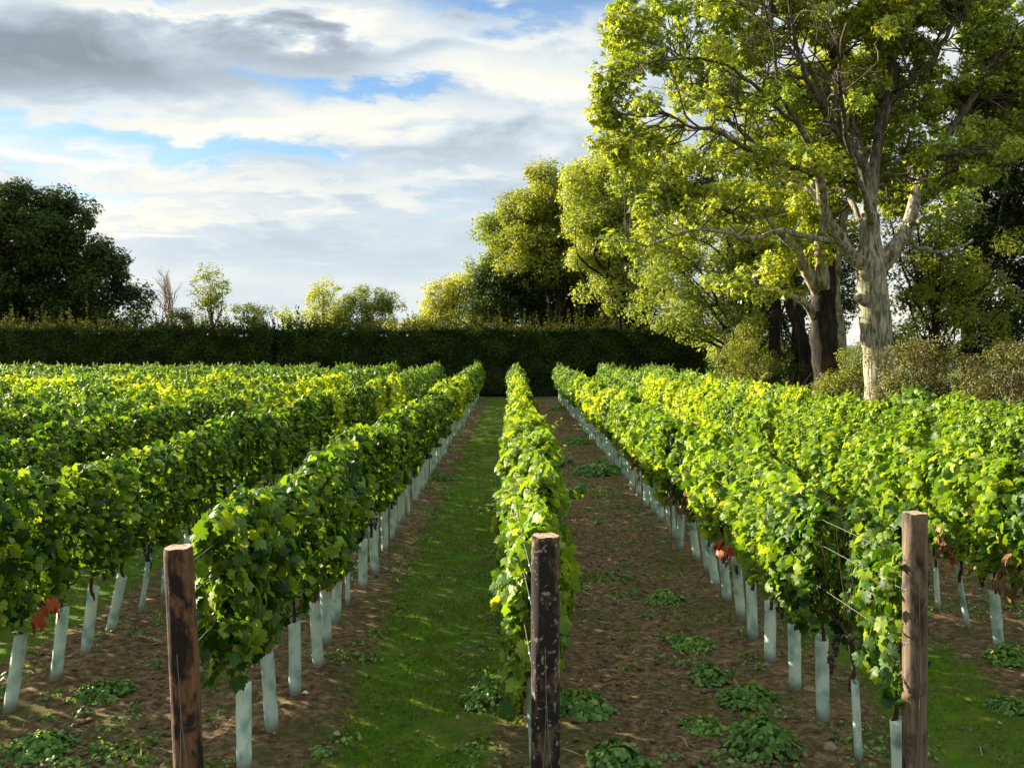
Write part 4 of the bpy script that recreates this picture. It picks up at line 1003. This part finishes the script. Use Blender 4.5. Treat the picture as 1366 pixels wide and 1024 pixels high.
    def fork(p, d, L, r, lv):                     # spreading side boughs
        q = p + d * L; pth = limb_path(rng, p, q, .12, 8); parts.extend(tube(pth, np.linspace(r, r * .5, len(pth)), 6, False))
        if lv == 0:
            if rng.random() < .5 and not (q[1] < 0 and abs(q[0] + 1) < 5.5): cl.append((q, rng.uniform(.2, .38)))
            return
        for _ in range(3):
            nd = d + rng.normal(0, .45, 3); nd /= np.linalg.norm(nd); u = rng.uniform(.45, 1)
            fork(pth[int(u * (len(pth) - 1))], nd, L * rng.uniform(.5, .75), r * .55, lv - 1)
    for _ in range(110):
        j = rng.integers(len(nodes)); p = nodes[j]
        if p[2] < 6.5 or p[0] < -5.6 or p[0] > 5: continue
        d = p - np.array([-.3, 0, 6.5]); d = d / np.linalg.norm(d) + rng.normal(0, .45, 3) + (0, -.15, 0); d /= np.linalg.norm(d)
        fork(p, d, rng.uniform(.9, 1.7), min(.075, max(.028, nrad[j] * .5)), 3)
    tag(link('branches', make_mesh('branches', parts, True, [M['bark_limb']]), root), kind='stuff')
    link('crown', make_mesh('crown', [crown(rng, cl, 300, .155, SPRIG, .7)], False, [M['oak']]), root)
    print('oak clumps', len(cl))
oak()

# -- the old dark pollard beside it, and its neighbours
def pollard():
    rng = np.random.default_rng(17); Y = 31.; o = np.array([(1100 - 683) / FPX * Y, Y, 0.])
    root = link('pollard_tree', None, None, tuple(o)); tag(root, 'old dark barked tree with stout trunk left of the great oak', 'tree')
    def W3(l): return np.array([np.append(at(a, b, Y + c) - o, d * (Y + c) / FPX) for a, b, c, d in l])
    t = smooth_path(W3([(1104, 575, 0, 26), (1103, 520, 0, 21), (1101, 490, 0, 20), (1100, 465, 0, 21), (1098, 435, 0, 22), (1098, 405, 0, 20), (1100, 380, 0, 19), (1102, 350, 0, 15), (1104, 325, 0, 12)]), 24)
    link('trunk', make_mesh('trunk', tube(t[:, :3], t[:, 3] * .82, 14, rng=rng, rough=.06), True, [M['bark_dark']]), root)
    tips = []
    for L in ([(1096, 395, 0, 10), (1080, 370, -.3, 8), (1070, 348, -.5, 7), (1060, 330, -.8, 6), (1030, 300, -1.5, 4), (1010, 260, -2, 3)],
              [(1098, 385, -.3, 10), (1096, 350, -.5, 8), (1093, 325, -.6, 7), (1098, 290, -.6, 5), (1085, 240, -.5, 3)],
              [(1103, 350, 0, 9), (1116, 310, .4, 7), (1130, 280, .8, 5), (1150, 240, 1.2, 3)],
              [(1088, 430, 0, 6), (1075, 405, -.5, 4.5), (1050, 392, -1., 3.5), (1020, 385, -1.5, 2.5), (990, 395, -2, 1.5)]):
        p = smooth_path(W3(L), 20); tips.append(p[-1, :3]); link('limb', make_mesh('limb', tube(p[:, :3], p[:, 3], 9, rng=rng, rough=.06), True, [M['bark_oak']]), root)
    cl = clumps_in(rng, [(at(a, b, Y + c) - o, (rx * Y / FPX,) * 2 + (ry * Y / FPX,)) for a, b, c, rx, ry in ((1020, 270, 0, 70, 40), (1085, 230, 1, 80, 50), (1150, 230, 1, 70, 50), (1000, 380, -2, 40, 22), (1040, 345, -1, 50, 22))], 7, (.3, .6), .2)
    link('crown', make_mesh('crown', [crown(rng, cl, 260, .17, SPRIG, .7)], False, [M['oak']]), root)
pollard()
def side_trunk(px, Y, pts, r, bark, lab, crownblobs, mat):
    rng = np.random.default_rng(int(px)); o = np.array([(px - 683) / FPX * Y, Y, 0.])
    root = link('slim_tree', None, None, tuple(o)); tag(root, lab, 'tree')
    p = smooth_path([np.append(at(a, b, Y) - o, q * Y / FPX) for a, b, q in pts], 20)
    link('trunk', make_mesh('trunk', tube(p[:, :3], p[:, 3], 10, rng=rng, rough=.05), True, [bark]), root)
    cl = clumps_in(rng, [(at(a, b, Y + c) - o, (rx * Y / FPX,) * 2 + (ry * Y / FPX,)) for a, b, c, rx, ry in crownblobs], 7, (.3, .6), .2)
    link('crown', make_mesh('crown', [crown(rng, cl, 240, .17, SPRIG, .7)], False, [mat]), root)
side_trunk(1122, 34, [(1124, 560, 9), (1122, 500, 8), (1120, 440, 8), (1114, 400, 7), (1118, 340, 5), (1125, 280, 3)], 1, M['bark_oak'], 'pale slim trunk squeezed between the dark trunk and the oak', [(1120, 260, 0, 60, 40)], M['oak'])
side_trunk(1034, 36, [(1034, 560, 9), (1034, 500, 8), (1033, 440, 8), (1036, 390, 6), (1030, 330, 4)], 1, M['bark_dark'], 'slim dark trunk left of the leaning one under hanging boughs', [(1030, 320, 0, 60, 40)], M['lime'])
side_trunk(1078, 35, [(1086, 560, 10), (1078, 490, 9), (1066, 440, 8), (1052, 405, 6), (1040, 350, 4)], 1, M['bark_dark'], 'leaning dark trunk just left of the stout dark tree', [(1030, 300, 0, 70, 40)], M['olive'])

# -- scrub along the right boundary
GS = 'shrubs along the right boundary'
def shrub(Y, px, blobs, mat, seed, lab):
    return tree('shrub', lab, Y, px, blobs, mat, M['twig'], seed, .04, 22, (.16, .4), 260, .085, SIMPLE, GS, 'shrub', .8, .3, 46, .85)
shrub(24, 1225, [(1215, 490, 45, 34), (1245, 475, 35, 26), (1230, 520, 60, 34), (1200, 530, 30, 30)], M['scrub'], 61, 'rusty topped shrub right beside the oak trunk')
shrub(24, 1290, [(1285, 505, 45, 30), (1300, 530, 60, 30), (1270, 540, 50, 30)], M['scrub'], 62, 'middle olive shrub of the right boundary')
shrub(20, 1340, [(1345, 490, 45, 36), (1330, 530, 50, 34), (1380, 510, 50, 50), (1360, 555, 60, 40)], M['scrub'], 63, 'straggly pale shrub at the right edge of the picture')
shrub(30, 1135, [(1130, 510, 35, 16), (1150, 500, 22, 18), (1100, 515, 30, 14), (1170, 520, 30, 14), (1142, 478, 16, 22)], M['olive'], 64, 'low green bush behind the vines at the oak foot')
shrub(34, 1010, [(1000, 470, 40, 34), (1015, 500, 40, 30), (985, 505, 30, 24)], M['olive'], 65, 'rounded green bush under the hanging boughs')
shrub(34, 1065, [(1060, 505, 40, 20), (1040, 520, 40, 16)], M['dark'], 66, 'dark low bush at the foot of the leaning trunk')
shrub(30, 975, [(965, 500, 22, 22), (960, 520, 30, 16)], M['dark'], 67, 'dark bush at the right end of the hedge')
